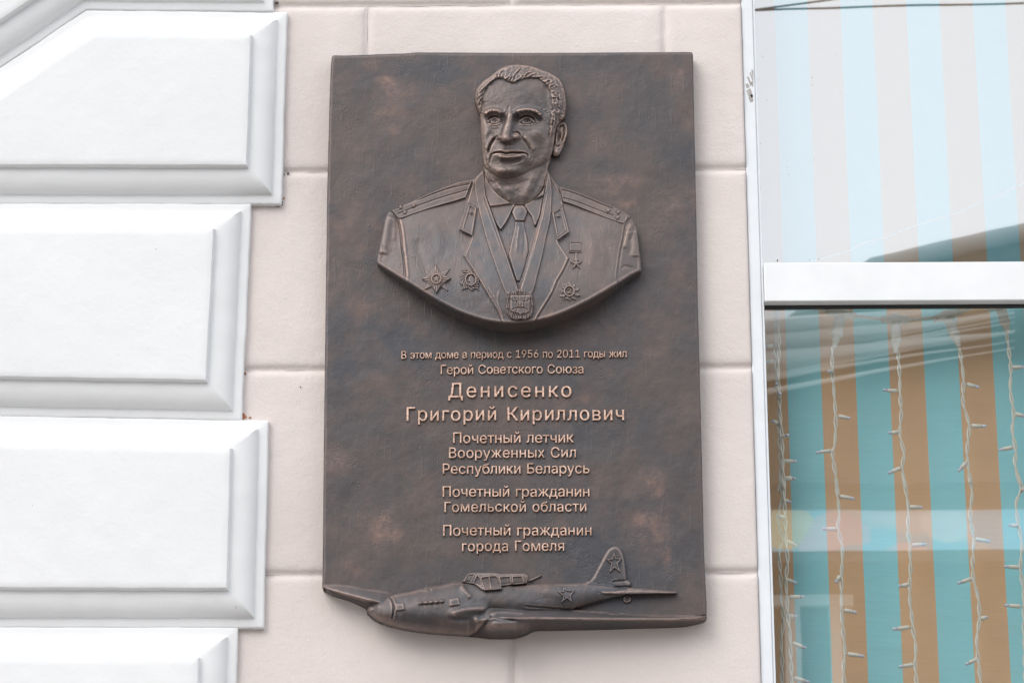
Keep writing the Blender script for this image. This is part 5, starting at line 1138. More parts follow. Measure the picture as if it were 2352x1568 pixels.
# --- raised lettering ------------------------------------------------------------------------
GLY = json.loads(r'''{"0":[453,[[264,-7,227,-7,189,-7,157,3,130,24,103,45,83,74,69,113,55,152,48,199,48,254,48,309,55,356,69,395,83,434,104,464,130,484,157,505,189,516,227,516,264,516,296,505,323,484,350,464,370,434,384,395,398,356,405,309,405,254,405,199,398,152,384,113,370,74,350,45,323,24,297,3],[202,50,227,50,252,50,273,58,290,74,308,90,321,113,330,144,339,174,344,211,344,254,344,297,339,334,330,365,321,395,308,419,290,435,273,451,252,460,227,460,202,460,180,451,163,435,146,419,132,395,123,365,114,334,109,297,109,254,109,211,114,174,123,144,132,113,146,90,163,74,180,58]]],"1":[453,[[181,0,76,0,76,18,76,36,76,55,181,55,286,55,391,55,391,36,391,18,391,0,286,0],[250,509,276,509,276,339,276,170,276,0,255,0,234,0,212,0,212,149,212,299,212,448,211,448,210,448,209,448,168,418,127,388,86,358,86,381,86,404,86,427,123,454,161,481,198,509,224,509]]],"2":[453,[[172,0,64,0,64,16,64,32,64,47,121,108,177,168,234,229,254,249,270,267,282,282,295,298,304,313,311,327,317,341,320,356,320,371,320,390,316,405,308,419,299,432,288,442,273,449,259,456,242,460,224,460,204,460,187,456,172,447,158,439,147,428,139,413,131,399,127,382,127,362,107,362,86,362,66,362,66,392,72,419,86,442,100,465,119,483,143,496,167,509,194,516,225,516,255,516,282,509,306,497,329,484,348,467,361,445,374,424,381,399,381,372,381,354,378,335,371,318,364,300,353,280,336,259,319,237,296,211,267,180,229,140,191,100,153,60,153,59,153,58,153,57,231,57,310,57,389,57,389,38,389,19,389,0,281,0]]],"5":[453,[[254,-7,221,-7,191,-7,164,-1,140,11,116,23,97,39,83,60,69,81,61,104,60,130,81,130,101,130,122,130,124,115,129,101,138,89,147,77,159,67,173,60,188,53,204,50,221,50,242,50,260,55,276,64,292,74,305,87,314,104,323,121,328,141,328,162,328,184,323,204,314,221,304,238,291,252,275,262,258,272,239,277,218,277,201,277,184,274,167,268,151,263,138,255,128,246,108,248,88,250,67,253,77,338,86,423,96,509,186,509,276,509,366,509,366,490,366,471,366,452,294,452,222,452,151,452,145,402,139,352,134,301,135,301,135,301,136,301,147,311,161,319,178,325,194,331,211,334,229,334,253,334,274,329,294,321,313,313,331,301,345,285,359,270,371,252,379,231,387,210,391,188,391,163,391,130,384,101,369,76,354,50,334,30,309,15,283,1]]],"6":[453,[[258,-7,226,-7,195,-7,167,0,142,15,118,29,98,49,84,74,71,100,64,129,64,162,64,186,69,212,80,239,91,266,110,300,137,340,176,396,214,453,252,509,276,509,299,509,322,509,265,426,208,344,151,261,149,261,147,261,145,261,150,271,157,280,165,288,174,296,184,302,196,307,207,312,221,314,235,314,266,314,293,308,316,295,339,282,357,263,370,240,382,216,389,189,389,157,389,125,382,97,368,73,354,48,334,28,310,14,286,0],[207,48,226,48,246,48,264,53,279,63,294,72,306,85,314,101,323,118,327,136,327,157,327,178,323,197,314,213,306,230,294,242,279,251,264,261,246,265,226,265,207,265,189,261,174,252,159,243,147,230,138,214,129,198,125,179,125,158,125,137,129,118,138,102,147,85,159,72,174,63,189,53]]],"9":[453,[[195,516,226,516,258,516,286,508,310,494,335,480,354,460,368,434,382,409,389,380,389,347,389,323,383,297,373,270,362,243,343,209,315,168,277,112,239,56,200,0,177,0,154,0,130,0,187,83,244,165,301,248,303,248,305,248,307,248,303,238,296,229,287,221,279,213,269,207,257,202,245,197,232,195,218,195,187,195,160,201,137,214,114,227,96,245,83,269,70,292,64,320,64,352,64,384,71,412,85,436,99,461,118,480,143,494,167,508],[246,460,226,460,207,460,189,456,174,446,159,437,147,424,138,407,130,391,125,372,125,352,125,330,130,312,138,295,147,279,159,266,174,257,189,248,207,243,226,243,246,243,263,248,279,257,294,266,306,279,314,295,323,311,327,330,327,350,327,372,323,391,314,407,306,424,294,437,279,446,264,456]]],"Б":[449,[[121,0,60,0,60,170,60,339,60,509,161,509,263,509,364,509,364,490,364,471,364,452,284,452,204,452,125,452,125,400,125,348,125,295,164,295,203,295,242,295,276,295,306,289,332,278,357,266,376,249,390,228,404,206,411,180,411,151,411,120,404,93,390,71,377,48,357,31,332,18,307,6,277,0,242,0,181,0],[125,117,125,56,163,56,202,56,240,56,275,56,301,65,320,81,338,98,347,121,347,151,347,179,338,201,320,216,301,231,275,239,240,239,202,239,163,239,125,239,125,178]]],"В":[456,[[122,0,60,0,60,170,60,339,60,509,120,509,181,509,241,509,276,509,306,503,329,491,352,479,369,462,381,442,392,422,398,399,398,374,398,352,394,334,387,320,379,306,369,294,356,286,344,277,330,271,315,267,315,265,315,264,315,262,331,261,347,255,363,245,379,235,392,221,402,203,413,185,418,163,418,136,418,111,412,87,400,67,388,46,370,30,344,18,319,6,287,0,247,0,184,0],[125,115,125,57,165,57,205,57,245,57,284,57,313,65,330,80,347,95,355,114,355,137,355,154,351,170,342,184,334,198,321,209,306,218,290,227,271,231,248,231,207,231,166,231,125,231,125,173],[125,341,125,285,162,285,200,285,238,285,257,285,273,289,288,296,303,303,315,313,323,326,332,339,336,355,336,372,336,395,328,414,313,429,297,444,273,452,240,452,202,452,163,452,125,452,125,396]]],"Г":[401,[[267,509,370,509,370,490,370,471,370,452,288,452,206,452,125,452,125,301,125,151,125,0,103,0,82,0,60,0,60,170,60,339,60,509,163,509]]],"Д":[569,[[52,-109,32,-109,32,-54,32,1,32,57,46,57,59,57,73,57,81,64,89,74,97,86,104,98,111,113,117,132,123,150,129,172,133,199,138,226,142,257,145,294,151,366,156,437,162,509,268,509,374,509,480,509,480,358,480,207,480,57,499,57,518,57,537,57,537,1,537,-54,537,-109,516,-109,496,-109,475,-109,475,-73,475,-36,475,0,348,0,221,0,94,0,94,-36,94,-73,94,-109,73,-109],[159,70,147,57,237,57,327,57,416,57,416,188,416,320,416,452,351,452,286,452,221,452,217,399,213,347,208,294,205,258,201,225,196,194,191,162,184,135,176,111,168,88]]],"К":[467,[[82,0,60,0,60,170,60,339,60,509,82,509,103,509,125,509,125,435,125,361,125,287,148,287,172,287,196,287,251,361,307,435,362,509,388,509,414,509,440,509,377,427,314,344,251,262,317,175,383,87,449,0,423,0,397,0,371,0,313,77,256,154,199,231,174,231,149,231,125,231,125,154,125,77,125,0,103,0]]],"П":[517,[[325,509,457,509,457,339,457,170,457,0,435,0,414,0,392,0,392,151,392,301,392,452,303,452,214,452,125,452,125,301,125,151,125,0,103,0,82,0,60,0,60,170,60,339,60,509,192,509]]],"Р":[445,[[82,0,60,0,60,170,60,339,60,509,118,509,177,509,235,509,274,509,307,502,332,487,358,473,377,454,390,430,402,405,409,378,409,348,409,317,402,290,390,265,377,241,358,222,332,207,307,193,274,186,235,186,193,186,151,186,109,186,109,205,109,224,109,242,150,242,191,242,233,242,259,242,281,247,297,256,313,265,325,278,333,294,341,310,344,328,344,348,344,368,341,386,333,402,325,417,313,430,297,439,280,448,259,452,232,452,196,452,160,452,125,452,125,301,125,151,125,0,103,0]]],"С":[510,[[293,-7,267,-7,223,-7,184,4,150,25,116,46,89,76,70,115,50,154,40,201,40,254,40,308,50,354,70,393,89,432,116,462,150,484,184,505,223,516,267,516,293,516,317,512,340,504,363,497,384,486,402,471,420,457,436,439,448,418,460,398,468,374,473,348,451,348,430,348,408,348,404,366,398,381,389,395,381,408,370,419,357,428,345,438,331,444,315,449,300,454,284,456,267,456,236,456,208,448,184,432,159,417,139,394,125,364,111,334,103,297,103,254,103,211,111,175,125,145,140,115,159,92,184,76,209,61,236,53,267,53,284,53,300,55,315,60,331,65,345,71,357,81,370,90,381,101,389,114,398,128,404,143,408,160,430,160,451,160,473,160,469,135,460,111,448,91,436,70,421,52,402,38,384,23,363,12,341,5,318,-3]]],"а":[389,[[182,-9,160,-9,136,-9,114,-4,94,5,75,14,59,27,48,45,36,62,30,83,30,108,30,130,35,147,43,161,52,175,63,185,78,193,92,201,108,207,125,211,143,215,160,218,178,220,201,223,219,225,234,227,248,228,258,231,265,235,272,239,276,245,276,255,276,255,276,256,276,257,276,272,273,286,267,297,261,308,252,316,240,322,228,328,213,331,196,331,178,331,162,328,149,322,136,317,126,309,118,301,110,292,104,283,100,274,80,280,61,285,41,291,50,314,62,332,79,346,95,360,113,369,133,375,153,381,173,384,194,384,208,384,223,383,239,379,255,376,271,370,286,360,301,351,313,338,322,320,332,303,337,280,337,251,337,168,337,84,337,0,317,0,297,0,277,0,277,17,277,35,277,52,275,52,274,52,272,52,268,43,261,34,252,25,243,15,230,7,215,1,200,-5],[155,45,170,45,193,45,212,50,228,59,243,68,255,79,263,93,271,107,276,122,276,138,276,155,276,173,276,190,273,187,268,184,259,182,251,180,242,178,231,176,221,174,210,172,200,171,190,170,182,169,175,168,161,166,147,163,134,159,121,154,111,148,103,139,96,131,92,119,92,105,92,92,95,81,102,72,109,63,118,57,130,52,142,48]]],"б":[411,[[240,-8,208,-8,175,-8,145,0,119,15,93,31,73,53,57,82,42,111,34,145,34,185,34,189,34,194,34,198,34,237,36,272,41,301,46,330,53,355,62,376,72,396,85,413,101,426,117,439,136,449,159,455,182,462,208,466,238,468,254,469,265,471,273,475,281,478,287,482,290,488,293,493,294,500,294,509,312,509,330,509,349,509,349,490,345,474,338,461,331,448,320,438,304,431,287,424,266,419,238,417,204,415,176,409,155,401,134,392,117,377,107,356,96,335,88,305,85,266,85,266,86,266,86,266,93,283,104,299,118,314,132,329,148,341,167,350,186,359,207,363,229,363,257,363,282,355,304,339,327,323,344,302,357,274,371,247,377,216,377,181,377,145,370,113,355,84,341,56,321,33,295,17,270,0],[185,46,208,46,231,46,250,51,266,62,282,72,295,88,303,108,312,127,316,151,316,178,316,206,312,229,304,249,296,268,284,283,268,294,252,304,233,310,211,310,188,310,168,304,151,293,133,281,120,265,110,245,100,225,96,202,96,175,96,150,100,128,109,109,118,89,131,74,148,62,165,51]]],"в":[392,[[112,0,53,0,53,126,53,253,53,379,104,379,156,379,208,379,249,379,282,370,307,352,331,334,343,309,343,278,343,256,337,238,324,226,310,213,293,204,270,199,285,197,299,192,312,185,325,177,337,166,345,152,354,139,358,122,358,102,358,83,353,65,343,50,333,34,318,22,300,13,281,4,258,0,232,0,172,0],[111,93,111,56,151,56,192,56,232,56,252,56,267,60,279,70,290,79,295,92,295,108,295,127,290,142,279,153,267,164,252,169,232,169,192,169,151,169,111,169,111,131],[111,255,111,220,143,220,176,220,209,220,232,220,250,225,263,234,276,244,282,257,282,273,282,289,275,301,262,310,249,319,231,324,208,324,176,324,143,324,111,324,111,289]]],"г":[304,[[211,379,290,379,290,361,290,342,290,323,231,323,172,323,114,323,114,215,114,108,114,0,93,0,73,0,53,0,53,126,53,253,53,379,132,379]]],"д":[427,[[33,-110,13,-110,13,-54,13,1,13,56,23,56,34,56,44,56,52,64,59,73,65,82,70,92,75,103,79,116,83,129,87,145,90,164,93,182,95,205,98,231,102,280,106,330,110,379,192,379,274,379,356,379,356,272,356,164,356,56,375,56,395,56,414,56,414,1,414,-54,414,-110,394,-110,374,-110,353,-110,353,-73,353,-37,353,0,260,0,167,0,74,0,74,-37,74,-73,74,-110,54,-110],[127,74,114,56,174,56,235,56,295,56,295,145,295,234,295,323,252,323,209,323,166,323,163,292,160,262,157,231,154,191,149,156,143,127,136,97]]],"е":[404,[[238,-8,212,-8,175,-8,143,0,117,16,90,33,70,56,56,85,41,114,34,148,34,187,34,226,41,260,55,290,69,319,89,343,115,359,141,376,171,384,205,384,226,384,246,381,266,374,285,367,303,356,319,341,335,326,348,306,357,282,366,258,371,228,371,194,371,186,371,178,371,169,272,169,174,169,75,169,75,187,75,204,75,221,163,221,250,221,338,221,329,215,319,208,310,202,310,227,306,249,298,269,290,288,278,303,263,314,247,325,228,330,205,330,182,330,163,325,146,313,130,302,118,288,109,270,100,251,96,232,96,211,96,200,96,189,96,178,96,150,101,126,110,106,120,87,134,72,151,61,168,51,189,46,212,46,228,46,241,48,254,53,266,57,277,64,285,73,294,82,301,93,306,105,325,101,345,96,365,91,359,71,349,54,335,39,321,24,303,13,283,4,262,-4]]],"ж":[563,[[46,0,21,0,72,64,123,129,174,193,124,255,73,317,23,379,47,379,71,379,95,379,137,326,179,272,221,218,231,218,241,218,252,218,252,272,252,326,252,379,272,379,292,379,313,379,313,326,313,272,313,218,323,218,333,218,342,218,384,272,426,326,468,379,492,379,516,379,541,379,490,317,440,255,390,193,441,129,492,64,543,0,518,0,493,0,469,0,426,54,384,108,342,162,332,162,322,162,313,162,313,108,313,54,313,0,292,0,272,0,252,0,252,54,252,108,252,162,242,162,232,162,223,162,180,108,137,54,95,0,70,0]]],"з":[343,[[199,-4,171,-4,146,-4,122,0,101,8,80,16,63,28,51,43,38,58,32,75,31,95,52,95,73,95,94,95,94,82,102,70,117,61,132,52,150,47,171,47,194,47,213,53,227,65,242,76,249,91,249,109,249,127,241,142,226,154,210,165,189,171,163,171,154,171,146,171,138,171,138,186,138,202,138,217,146,217,154,217,163,217,184,217,202,222,217,233,231,244,238,258,238,276,238,293,232,307,220,318,208,329,192,334,173,334,153,334,136,329,122,319,107,310,99,297,99,281,79,281,59,281,40,281,40,301,46,319,59,335,71,350,87,362,107,371,127,379,149,384,173,384,199,384,221,379,239,370,258,360,272,348,283,332,293,316,298,298,298,279,298,257,291,238,277,224,263,210,246,201,225,197,225,196,225,195,225,194,254,190,276,180,291,164,305,148,313,128,313,104,313,84,307,65,294,48,282,32,266,19,244,10,223,0]]],"и":[411,[[358,126,358,0,337,0,317,0,296,0,296,91,296,183,296,274,295,274,294,274,293,274,232,183,172,91,111,0,91,0,72,0,53,0,53,126,53,253,53,379,73,379,93,379,114,379,114,287,114,196,114,104,115,104,116,104,118,104,178,196,239,287,300,379,319,379,338,379,358,379,358,253]]],"й":[411,[[358,126,358,0,337,0,317,0,296,0,296,91,296,183,296,274,295,274,294,274,293,274,232,183,172,91,111,0,91,0,72,0,53,0,53,126,53,253,53,379,73,379,93,379,114,379,114,287,114,196,114,104,115,104,116,104,118,104,178,196,239,287,300,379,319,379,338,379,358,379,358,253],[224,433,205,433,187,433,170,437,155,446,141,454,129,466,120,481,111,495,107,511,107,529,121,529,136,529,151,529,151,514,156,501,166,491,177,481,189,476,205,476,221,476,234,481,244,491,254,501,259,514,259,529,274,529,289,529,304,529,304,511,300,495,291,481,282,466,270,455,256,446,241,437]]],"к":[376,[[73,0,53,0,53,126,53,253,53,379,73,379,93,379,114,379,114,325,114,270,114,215,127,215,139,215,152,215,198,270,243,325,288,379,314,379,340,379,366,379,315,318,264,257,213,196,265,131,316,65,368,0,342,0,316,0,290,0,249,53,208,106,167,159,149,159,131,159,114,159,114,106,114,53,114,0,93,0]]],"л":[400,[[13,0,6,0,6,19,6,38,6,56,11,56,16,56,20,56,32,56,41,58,48,63,56,67,62,75,67,86,72,97,75,112,78,133,81,153,83,179,84,211,86,267,89,323,91,379,177,379,262,379,348,379,348,253,348,126,348,0,327,0,307,0,286,0,286,108,286,215,286,323,241,323,195,323,149,323,147,278,145,234,143,189,141,147,136,112,129,84,122,56,110,35,94,21,78,7,56,0,27,0,20,0]]],"м":[535,[[73,0,53,0,53,126,53,253,53,379,83,379,114,379,144,379,174,309,203,238,232,168,237,155,242,144,246,132,250,121,253,110,257,100,260,90,263,80,265,70,268,61,271,51,273,41,270,41,266,41,263,41,265,50,267,60,270,69,273,79,275,89,278,100,281,110,285,121,289,132,293,143,298,155,303,168,332,238,361,309,390,379,421,379,451,379,482,379,482,253,482,126,482,0,462,0,441,0,421,0,421,66,421,132,421,197,421,211,421,224,421,237,421,250,421,263,422,276,422,288,422,302,422,315,423,328,423,341,423,354,425,354,428,354,430,354,425,335,420,317,415,300,410,284,405,268,399,252,393,236,385,218,377,198,349,132,322,66,294,0,276,0,258,0,240,0,212,66,184,132,156,198,148,217,141,235,135,252,129,268,123,284,118,300,113,317,108,335,102,354,105,354,108,354,111,354,112,343,112,331,112,318,112,305,113,292,113,279,113,265,113,252,113,238,113,225,113,211,113,197,113,132,113,66,113,0,93,0]]],"н":[409,[[239,223,309,223,309,204,309,185,309,167,239,167,169,167,99,167,99,185,99,204,99,223,169,223],[93,379,114,379,114,253,114,126,114,0,93,0,73,0,53,0,53,126,53,253,53,379,73,379],[335,379,356,379,356,253,356,126,356,0,335,0,315,0,295,0,295,126,295,253,295,379,315,379]]],"о":[415,[[242,-8,207,-8,173,-8,143,0,117,16,91,33,71,56,56,85,41,114,34,149,34,187,34,227,41,262,56,291,71,321,91,343,117,360,143,376,173,384,207,384,242,384,273,376,299,360,325,343,345,321,359,291,374,262,381,227,381,187,381,149,374,114,359,85,345,56,325,33,299,16,273,0],[182,46,207,46,233,46,254,53,270,66,287,79,299,96,307,117,315,139,319,162,319,187,319,213,315,236,307,258,299,280,287,297,270,310,254,323,233,330,207,330,182,330,161,323,145,310,129,297,116,280,108,258,100,237,96,213,96,187,96,162,100,139,108,117,116,96,129,79,145,66,161,53]]],"п":[408,[[254,379,355,379,355,253,355,126,355,0,335,0,315,0,294,0,294,108,294,215,294,323,234,323,174,323,114,323,114,215,114,108,114,0,94,0,73,0,53,0,53,126,53,253,53,379,154,379]]],"р":[424,[[73,-143,53,-143,53,31,53,205,53,379,72,379,92,379,112,379,112,359,112,339,112,319,114,319,116,319,118,319,123,327,129,336,137,346,145,356,157,365,171,373,186,381,205,384,229,384,261,384,289,376,313,361,337,345,356,322,370,293,383,263,390,229,390,189,390,149,383,114,370,84,356,55,337,32,313,16,289,0,261,-8,229,-8,206,-8,187,-4,173,4,158,12,146,21,138,31,130,42,123,51,118,59,117,59,115,59,114,59,114,-8,114,-76,114,-143,93,-143],[197,47,220,47,244,47,263,53,279,66,295,78,308,95,316,117,324,138,328,162,328,189,328,216,324,240,316,261,308,282,296,299,280,311,264,324,244,330,220,330,197,330,177,324,161,312,145,300,133,284,125,263,117,242,113,217,113,189,113,161,117,136,125,115,133,94,146,77,162,65,178,53]]],"с":[396,[[226,-8,207,-8,173,-8,143,0,117,16,91,33,71,56,56,85,41,114,34,149,34,187,34,227,41,262,56,291,71,321,91,343,117,360,143,376,173,384,207,384,226,384,243,382,260,377,276,372,292,365,305,356,319,347,330,335,340,322,350,309,357,294,362,277,342,272,322,267,303,262,300,272,296,281,290,289,285,297,278,305,270,311,262,317,253,322,242,325,232,328,220,330,207,330,182,330,161,323,145,310,129,297,116,280,108,258,100,237,96,213,96,187,96,162,100,139,108,117,116,96,129,79,145,66,161,53,182,46,207,46,220,46,232,48,243,52,253,55,263,60,271,66,279,72,286,80,292,89,297,97,301,107,304,117,324,112,343,107,363,102,358,85,351,70,341,56,332,43,320,31,306,21,293,12,277,4,261,-1,244,-6]]],"т":[325,[[153,0,132,0,132,108,132,216,132,325,90,325,48,325,6,325,6,343,6,361,6,379,111,379,215,379,319,379,319,361,319,343,319,325,277,325,235,325,193,325,193,216,193,108,193,0,173,0]]],"у":[389,[[51,-140,47,-139,52,-121,57,-103,61,-86,65,-86,68,-87,71,-87,83,-90,94,-91,104,-89,114,-87,122,-82,130,-74,138,-66,145,-53,151,-36,155,-24,159,-13,163,-1,114,126,66,252,17,379,40,379,62,379,84,379,111,305,138,230,165,155,174,132,181,109,187,87,193,64,199,42,206,21,198,21,191,21,184,21,190,42,196,64,202,87,209,110,216,132,224,155,251,230,278,305,305,379,327,379,349,379,371,379,316,234,260,88,204,-58,196,-78,187,-94,177,-107,166,-120,153,-129,139,-136,125,-142,109,-145,91,-145,81,-145,72,-144,65,-143,57,-142]]],"х":[379,[[44,0,21,0,71,73,121,145,171,218,171,202,171,187,171,171,124,240,76,310,29,379,52,379,76,379,100,379,116,355,132,330,147,306,160,287,170,270,179,253,188,237,198,221,207,206,197,206,186,206,175,206,185,221,194,237,202,253,211,270,221,287,233,306,249,330,266,355,282,379,305,379,328,379,352,379,304,309,256,239,209,169,209,184,209,199,209,214,258,143,308,71,358,0,334,0,310,0,287,0,268,28,249,57,231,85,219,103,209,120,200,136,191,152,182,167,173,182,183,182,194,182,205,182,195,167,186,152,178,136,170,120,160,103,148,85,129,57,110,28,91,0,68,0]]],"ч":[401,[[214,118,198,118,154,118,118,130,92,153,66,177,53,212,53,258,53,299,53,339,53,379,73,379,93,379,114,379,114,339,114,299,114,258,114,230,122,208,138,195,154,182,174,175,198,175,222,175,244,177,264,182,284,186,304,192,324,199,324,180,324,161,324,143,311,138,298,134,285,130,272,126,258,124,244,122,230,119],[308,0,287,0,287,126,287,253,287,379,308,379,328,379,348,379,348,253,348,126,348,0,328,0]]],"ы":[511,[[104,225,104,244,141,244,178,244,214,244,244,244,269,239,290,228,311,218,327,204,337,186,348,167,353,147,353,123,353,100,348,79,337,61,326,42,311,27,290,16,269,5,244,0,214,0,160,0,107,0,53,0,53,126,53,253,53,379,73,379,93,379,114,379,114,272,114,164,114,56,147,56,181,56,214,56,237,56,255,62,270,74,285,86,292,102,292,121,292,141,285,157,270,169,255,181,237,187,214,187,178,187,141,187,104,187,104,206],[417,0,397,0,397,126,397,253,397,379,417,379,437,379,458,379,458,253,458,126,458,0,437,0]]],"ь":[388,[[104,225,104,244,141,244,178,244,214,244,244,244,269,239,290,228,311,218,327,204,337,186,348,167,353,147,353,123,353,100,348,79,337,61,326,42,311,27,290,16,269,5,244,0,214,0,160,0,107,0,53,0,53,126,53,253,53,379,73,379,93,379,114,379,114,272,114,164,114,56,147,56,181,56,214,56,237,56,255,62,270,74,285,86,292,102,292,121,292,141,285,157,270,169,255,181,237,187,214,187,178,187,141,187,104,187,104,206]]],"э":[396,[[223,-8,188,-8,170,-8,152,-6,135,-1,118,4,103,12,89,21,76,31,64,43,55,56,45,70,38,85,33,102,52,107,72,112,91,117,94,107,98,97,104,89,110,80,117,72,125,66,133,60,143,55,153,52,164,48,175,46,188,46,213,46,234,53,251,66,267,79,279,96,287,117,295,139,299,162,299,187,299,213,295,237,287,258,279,280,267,297,251,310,234,323,213,330,188,330,176,330,164,328,154,325,143,322,134,317,126,311,118,305,111,297,105,289,100,281,96,272,93,262,73,267,54,272,34,277,39,294,46,309,56,322,65,335,77,347,91,356,104,365,119,372,136,377,152,382,170,384,188,384,223,384,253,376,279,360,305,343,325,321,340,291,354,262,362,227,362,187,362,149,354,114,340,85,325,56,305,33,279,16,253,0],[309,181,309,163,250,163,191,163,132,163,132,181,132,199,132,218,191,218,250,218,309,218,309,199]]],"ю":[585,[[72,0,53,0,53,126,53,253,53,379,72,379,91,379,111,379,111,253,111,126,111,0,91,0],[143,162,97,162,97,180,97,199,97,217,143,217,189,217,235,217,235,199,235,180,235,162,189,162],[412,-8,377,-8,342,-8,312,0,286,16,260,33,240,56,226,85,211,114,204,149,204,187,204,227,211,262,226,291,240,321,260,343,286,360,312,376,342,384,377,384,412,384,442,376,468,360,494,343,514,321,529,291,543,262,550,227,550,187,550,149,543,114,529,85,514,56,494,33,468,16,442,0],[352,46,377,46,402,46,423,53,440,66,456,79,469,96,477,117,485,139,489,162,489,187,489,213,485,236,477,258,469,280,456,297,440,310,423,323,402,330,377,330,352,330,331,323,315,310,298,297,286,280,278,258,270,237,266,213,266,187,266,162,270,139,278,117,286,96,298,79,315,66,331,53]]],"я":[385,[[332,126,332,0,312,0,292,0,271,0,271,109,271,217,271,326,242,326,213,326,184,326,152,326,128,320,114,309,100,297,93,281,93,259,93,238,100,222,114,211,129,199,152,194,184,194,222,194,260,194,298,194,298,177,298,159,298,142,258,142,219,142,180,142,130,142,93,153,68,174,44,196,32,224,32,259,32,295,44,324,68,346,93,368,130,379,180,379,230,379,281,379,332,379,332,253],[120,57,85,0,62,0,38,0,15,0,51,57,86,114,122,172,144,172,167,172,190,172,155,114]]]}''')
_gm = {}
def glyph_mesh(ch):
    if ch in _gm: return _gm[ch]
    adv, spl = GLY[ch]
    cons = []
    for s in spl:
        n = len(s) // 6; K = [s[i * 6:i * 6 + 6] for i in range(n)]; pts = []
        for i in range(n):
            a, b = K[i], K[(i + 1) % n]
            p0, p1, p2, p3 = np.array(a[2:4], float), np.array(a[4:6], float), np.array(b[0:2], float), np.array(b[2:4], float)
            L_ = np.linalg.norm(p3 - p0)
            if L_ < 1: continue
            d = (p3 - p0) / L_; v1, v2 = p1 - p0, p2 - p0
            m_ = 1 if max(abs(d[0] * v1[1] - d[1] * v1[0]), abs(d[0] * v2[1] - d[1] * v2[0])) < 1.5 else 5
            for j in range(m_):
                u = j / m_; pts.append((1 - u) ** 3 * p0 + 3 * u * (1 - u) ** 2 * p1 + 3 * u * u * (1 - u) * p2 + u ** 3 * p3)
        q = []
        for p in pts:
            if not q or np.linalg.norm(p - q[-1]) > 3.5: q.append(p)
        if np.linalg.norm(q[0] - q[-1]) < 3.5: q.pop()
        cons.append(np.array(q))
    area = lambda P: .5 * np.sum(P[:, 0] * np.roll(P[:, 1], -1) - np.roll(P[:, 0], -1) * P[:, 1])
    sg = 1.0 if max((area(P) for P in cons), key=abs) > 0 else -1.0        # which side of the outline is metal
    V, Fc, caps, off = [], [], [], 0
    solid = [k for k, P in enumerate(cons) if area(P) * sg > 0]
    def inside(p, P): return sdf(np.array([p[0]]), np.array([p[1]]), P)[0] > 0
    own = [k if k in solid else min([j for j in solid if inside(P[0], cons[j])] or solid, key=lambda j: abs(area(cons[j]))) for k, P in enumerate(cons)]
    for ci, P in enumerate(cons):
        dz = solid.index(own[ci]) * 1.2
        m_ = len(P); e = np.roll(P, -1, 0) - P; e /= np.linalg.norm(e, axis=1)[:, None]
        nn = np.stack([-e[:, 1], e[:, 0]], 1) * sg; bis = nn + np.roll(nn, 1, 0); bl = np.maximum(np.linalg.norm(bis, axis=1), .3); bis /= bl[:, None]
        ml = np.clip(1 / np.maximum(np.sum(bis * nn, 1), .45), 1, 1.9)[:, None] * bis      # points into the metal
        for d_, z in ((-7, -40), (-6, 22), (-1, 36), (7, 43)):
            Q = P + ml * d_; V += [(x, y, z + dz) for x, y in Q]
        for k in range(3):
            for i in range(m_):
                j = (i + 1) % m_; Fc.append((off + k * m_ + i, off + k * m_ + j, off + (k + 1) * m_ + j, off + (k + 1) * m_ + i))
        caps.append(list(range(off + 3 * m_, off + 4 * m_))); off += 4 * m_
    from mathutils.geometry import delaunay_2d_cdt
    pts2, ed2 = [], []
    for c_ in caps:
        o_ = len(pts2); pts2 += [Vector((V[i][0], V[i][1])) for i in c_]
        ed2 += [(o_ + i, o_ + (i + 1) % len(c_)) for i in range(len(c_))]
    vo, _, fo, _, _, _ = delaunay_2d_cdt(pts2, ed2, [], 0, .5)
    cen = np.array([[sum(vo[i].x for i in t_) / 3, sum(vo[i].y for i in t_) / 3] for t_ in fo])
    rim = [np.array([(V[i][0], V[i][1]) for i in c_]) for c_ in caps]; keep = np.zeros(len(fo), bool)
    for j in solid:
        k_ = sdf(cen[:, 0], cen[:, 1], rim[j]) > 0
        for h_ in range(len(cons)):
            if own[h_] == j and h_ != j: k_ &= ~(sdf(cen[:, 0], cen[:, 1], rim[h_]) > 0)
        keep |= k_
    ztop = 43.0 + 1.2 * (len(solid) - 1); o_ = len(V); V += [(p.x, p.y, ztop) for p in vo]
    for t_, kp in zip(fo, keep):
        if kp: Fc.append(tuple(o_ + i for i in t_))
    me = bpy.data.meshes.new('letter'); me.from_pydata(V, [], Fc); me.update()
    bm = bmesh.new(); bm.from_mesh(me); bmesh.ops.recalc_face_normals(bm, faces=bm.faces); bm.to_mesh(me); bm.free()
    n = len(me.vertices); co = np.empty(n * 3); me.vertices.foreach_get('co', co); co = co.reshape(-1, 3)
    # hand-cast irregularity
    co[:, 0] += 7 * (vnoise(co[:, 0], co[:, 1], 90, ord(ch) % 50) - .5); co[:, 1] += 7 * (vnoise(co[:, 0], co[:, 1], 90, 3 + ord(ch) % 50) - .5)
    me.vertices.foreach_set('co', co.ravel())
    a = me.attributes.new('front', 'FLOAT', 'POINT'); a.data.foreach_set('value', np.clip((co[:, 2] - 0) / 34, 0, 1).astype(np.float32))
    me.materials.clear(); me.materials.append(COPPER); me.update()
    xs_ = co[:, 0]
    _gm[ch] = (me, adv); return _gm[ch]
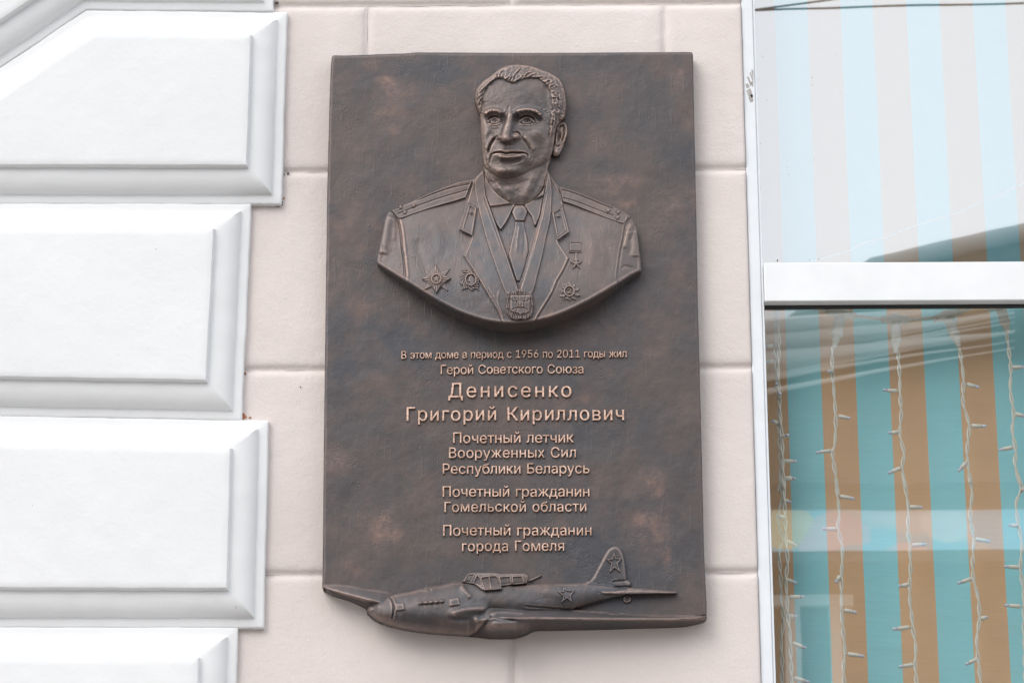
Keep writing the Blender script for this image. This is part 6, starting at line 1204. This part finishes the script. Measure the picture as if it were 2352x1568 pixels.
LINES = [("В этом доме в период с 1956 по 2011 годы жил", 921.5, 824.0, 1439.3, 820.6, 17.6), ("Герой Советского Союза", 1011.8, 859.6, 1340.6, 857.4, 20.5), ("Денисенко", 1030.5, 913.0, 1311.7, 911.6, 33.0), ("Григорий Кириллович", 933.0, 966.6, 1434.0, 964.8, 31.0),
         ("Почетный летчик", 1040, 1017.6, 1316, 1016.4, 24.0), ("Вооруженных Сил", 1030.8, 1051.6, 1323.4, 1050.4, 23.6), ("Республики Беларусь", 1016, 1088.0, 1353.7, 1087.0, 23.4), ("Почетный гражданин", 1016, 1140.6, 1354.4, 1140.2, 24.0),
         ("Гомельской области", 1020.2, 1175.4, 1347.2, 1174.4, 23.4), ("Почетный гражданин", 1016.9, 1229.8, 1359.2, 1229.0, 24.0), ("города Гомеля", 1061, 1265.4, 1296.2, 1264.6, 23.4)]
rs = np.random.RandomState(9)
for (txt, xa_, ya_, xb_, yb_, cap) in LINES:
    HL_ = T + 2.0
    A = U(xa_, ya_, HL_); Bq = U(xb_, yb_, HL_); topz = float(U(xa_, ya_ - cap, HL_)[2])
    sc = (topz - A[2]) / 509.0; Wd = Bq[0] - A[0]
    advs = [(GLY[c][0] if c != ' ' else 240) for c in txt]
    nat = sum(advs) - 80
    xs_scale = sc * .96; gap = (Wd / xs_scale - nat) / (len(txt) - 1)
    if gap < -12: gap = -12; xs_scale = Wd / (nat + gap * (len(txt) - 1))
    x = -40
    for i, c in enumerate(txt):
        if c != ' ':
            me, adv = glyph_mesh(c)
            o = bpy.data.objects.new('letter', me); COL.objects.link(o)
            u_ = x * xs_scale / Wd
            p = A + (Bq - A) * u_
            px_ = xa_ + (xb_ - xa_) * u_
            hb_ = float(slab_F(np.array([px_]), np.array([ya_ - 10]))[0])
            zs = .0052 / 110.0
            o.matrix_world = Matrix.Translation((p[0], -(hb_ * S) - 40 * zs + .0006, p[2] + rs.uniform(-.25, .25) * S)) @ Matrix.Rotation(math.radians(90), 4, 'X') @ Matrix.Rotation(rs.uniform(-.006, .006), 4, 'Z') @ Matrix.Diagonal((xs_scale * rs.uniform(.985, 1.015), sc * rs.uniform(.985, 1.02), zs, 1))
            adopt(o, plaque)
        x += advs[i] + gap
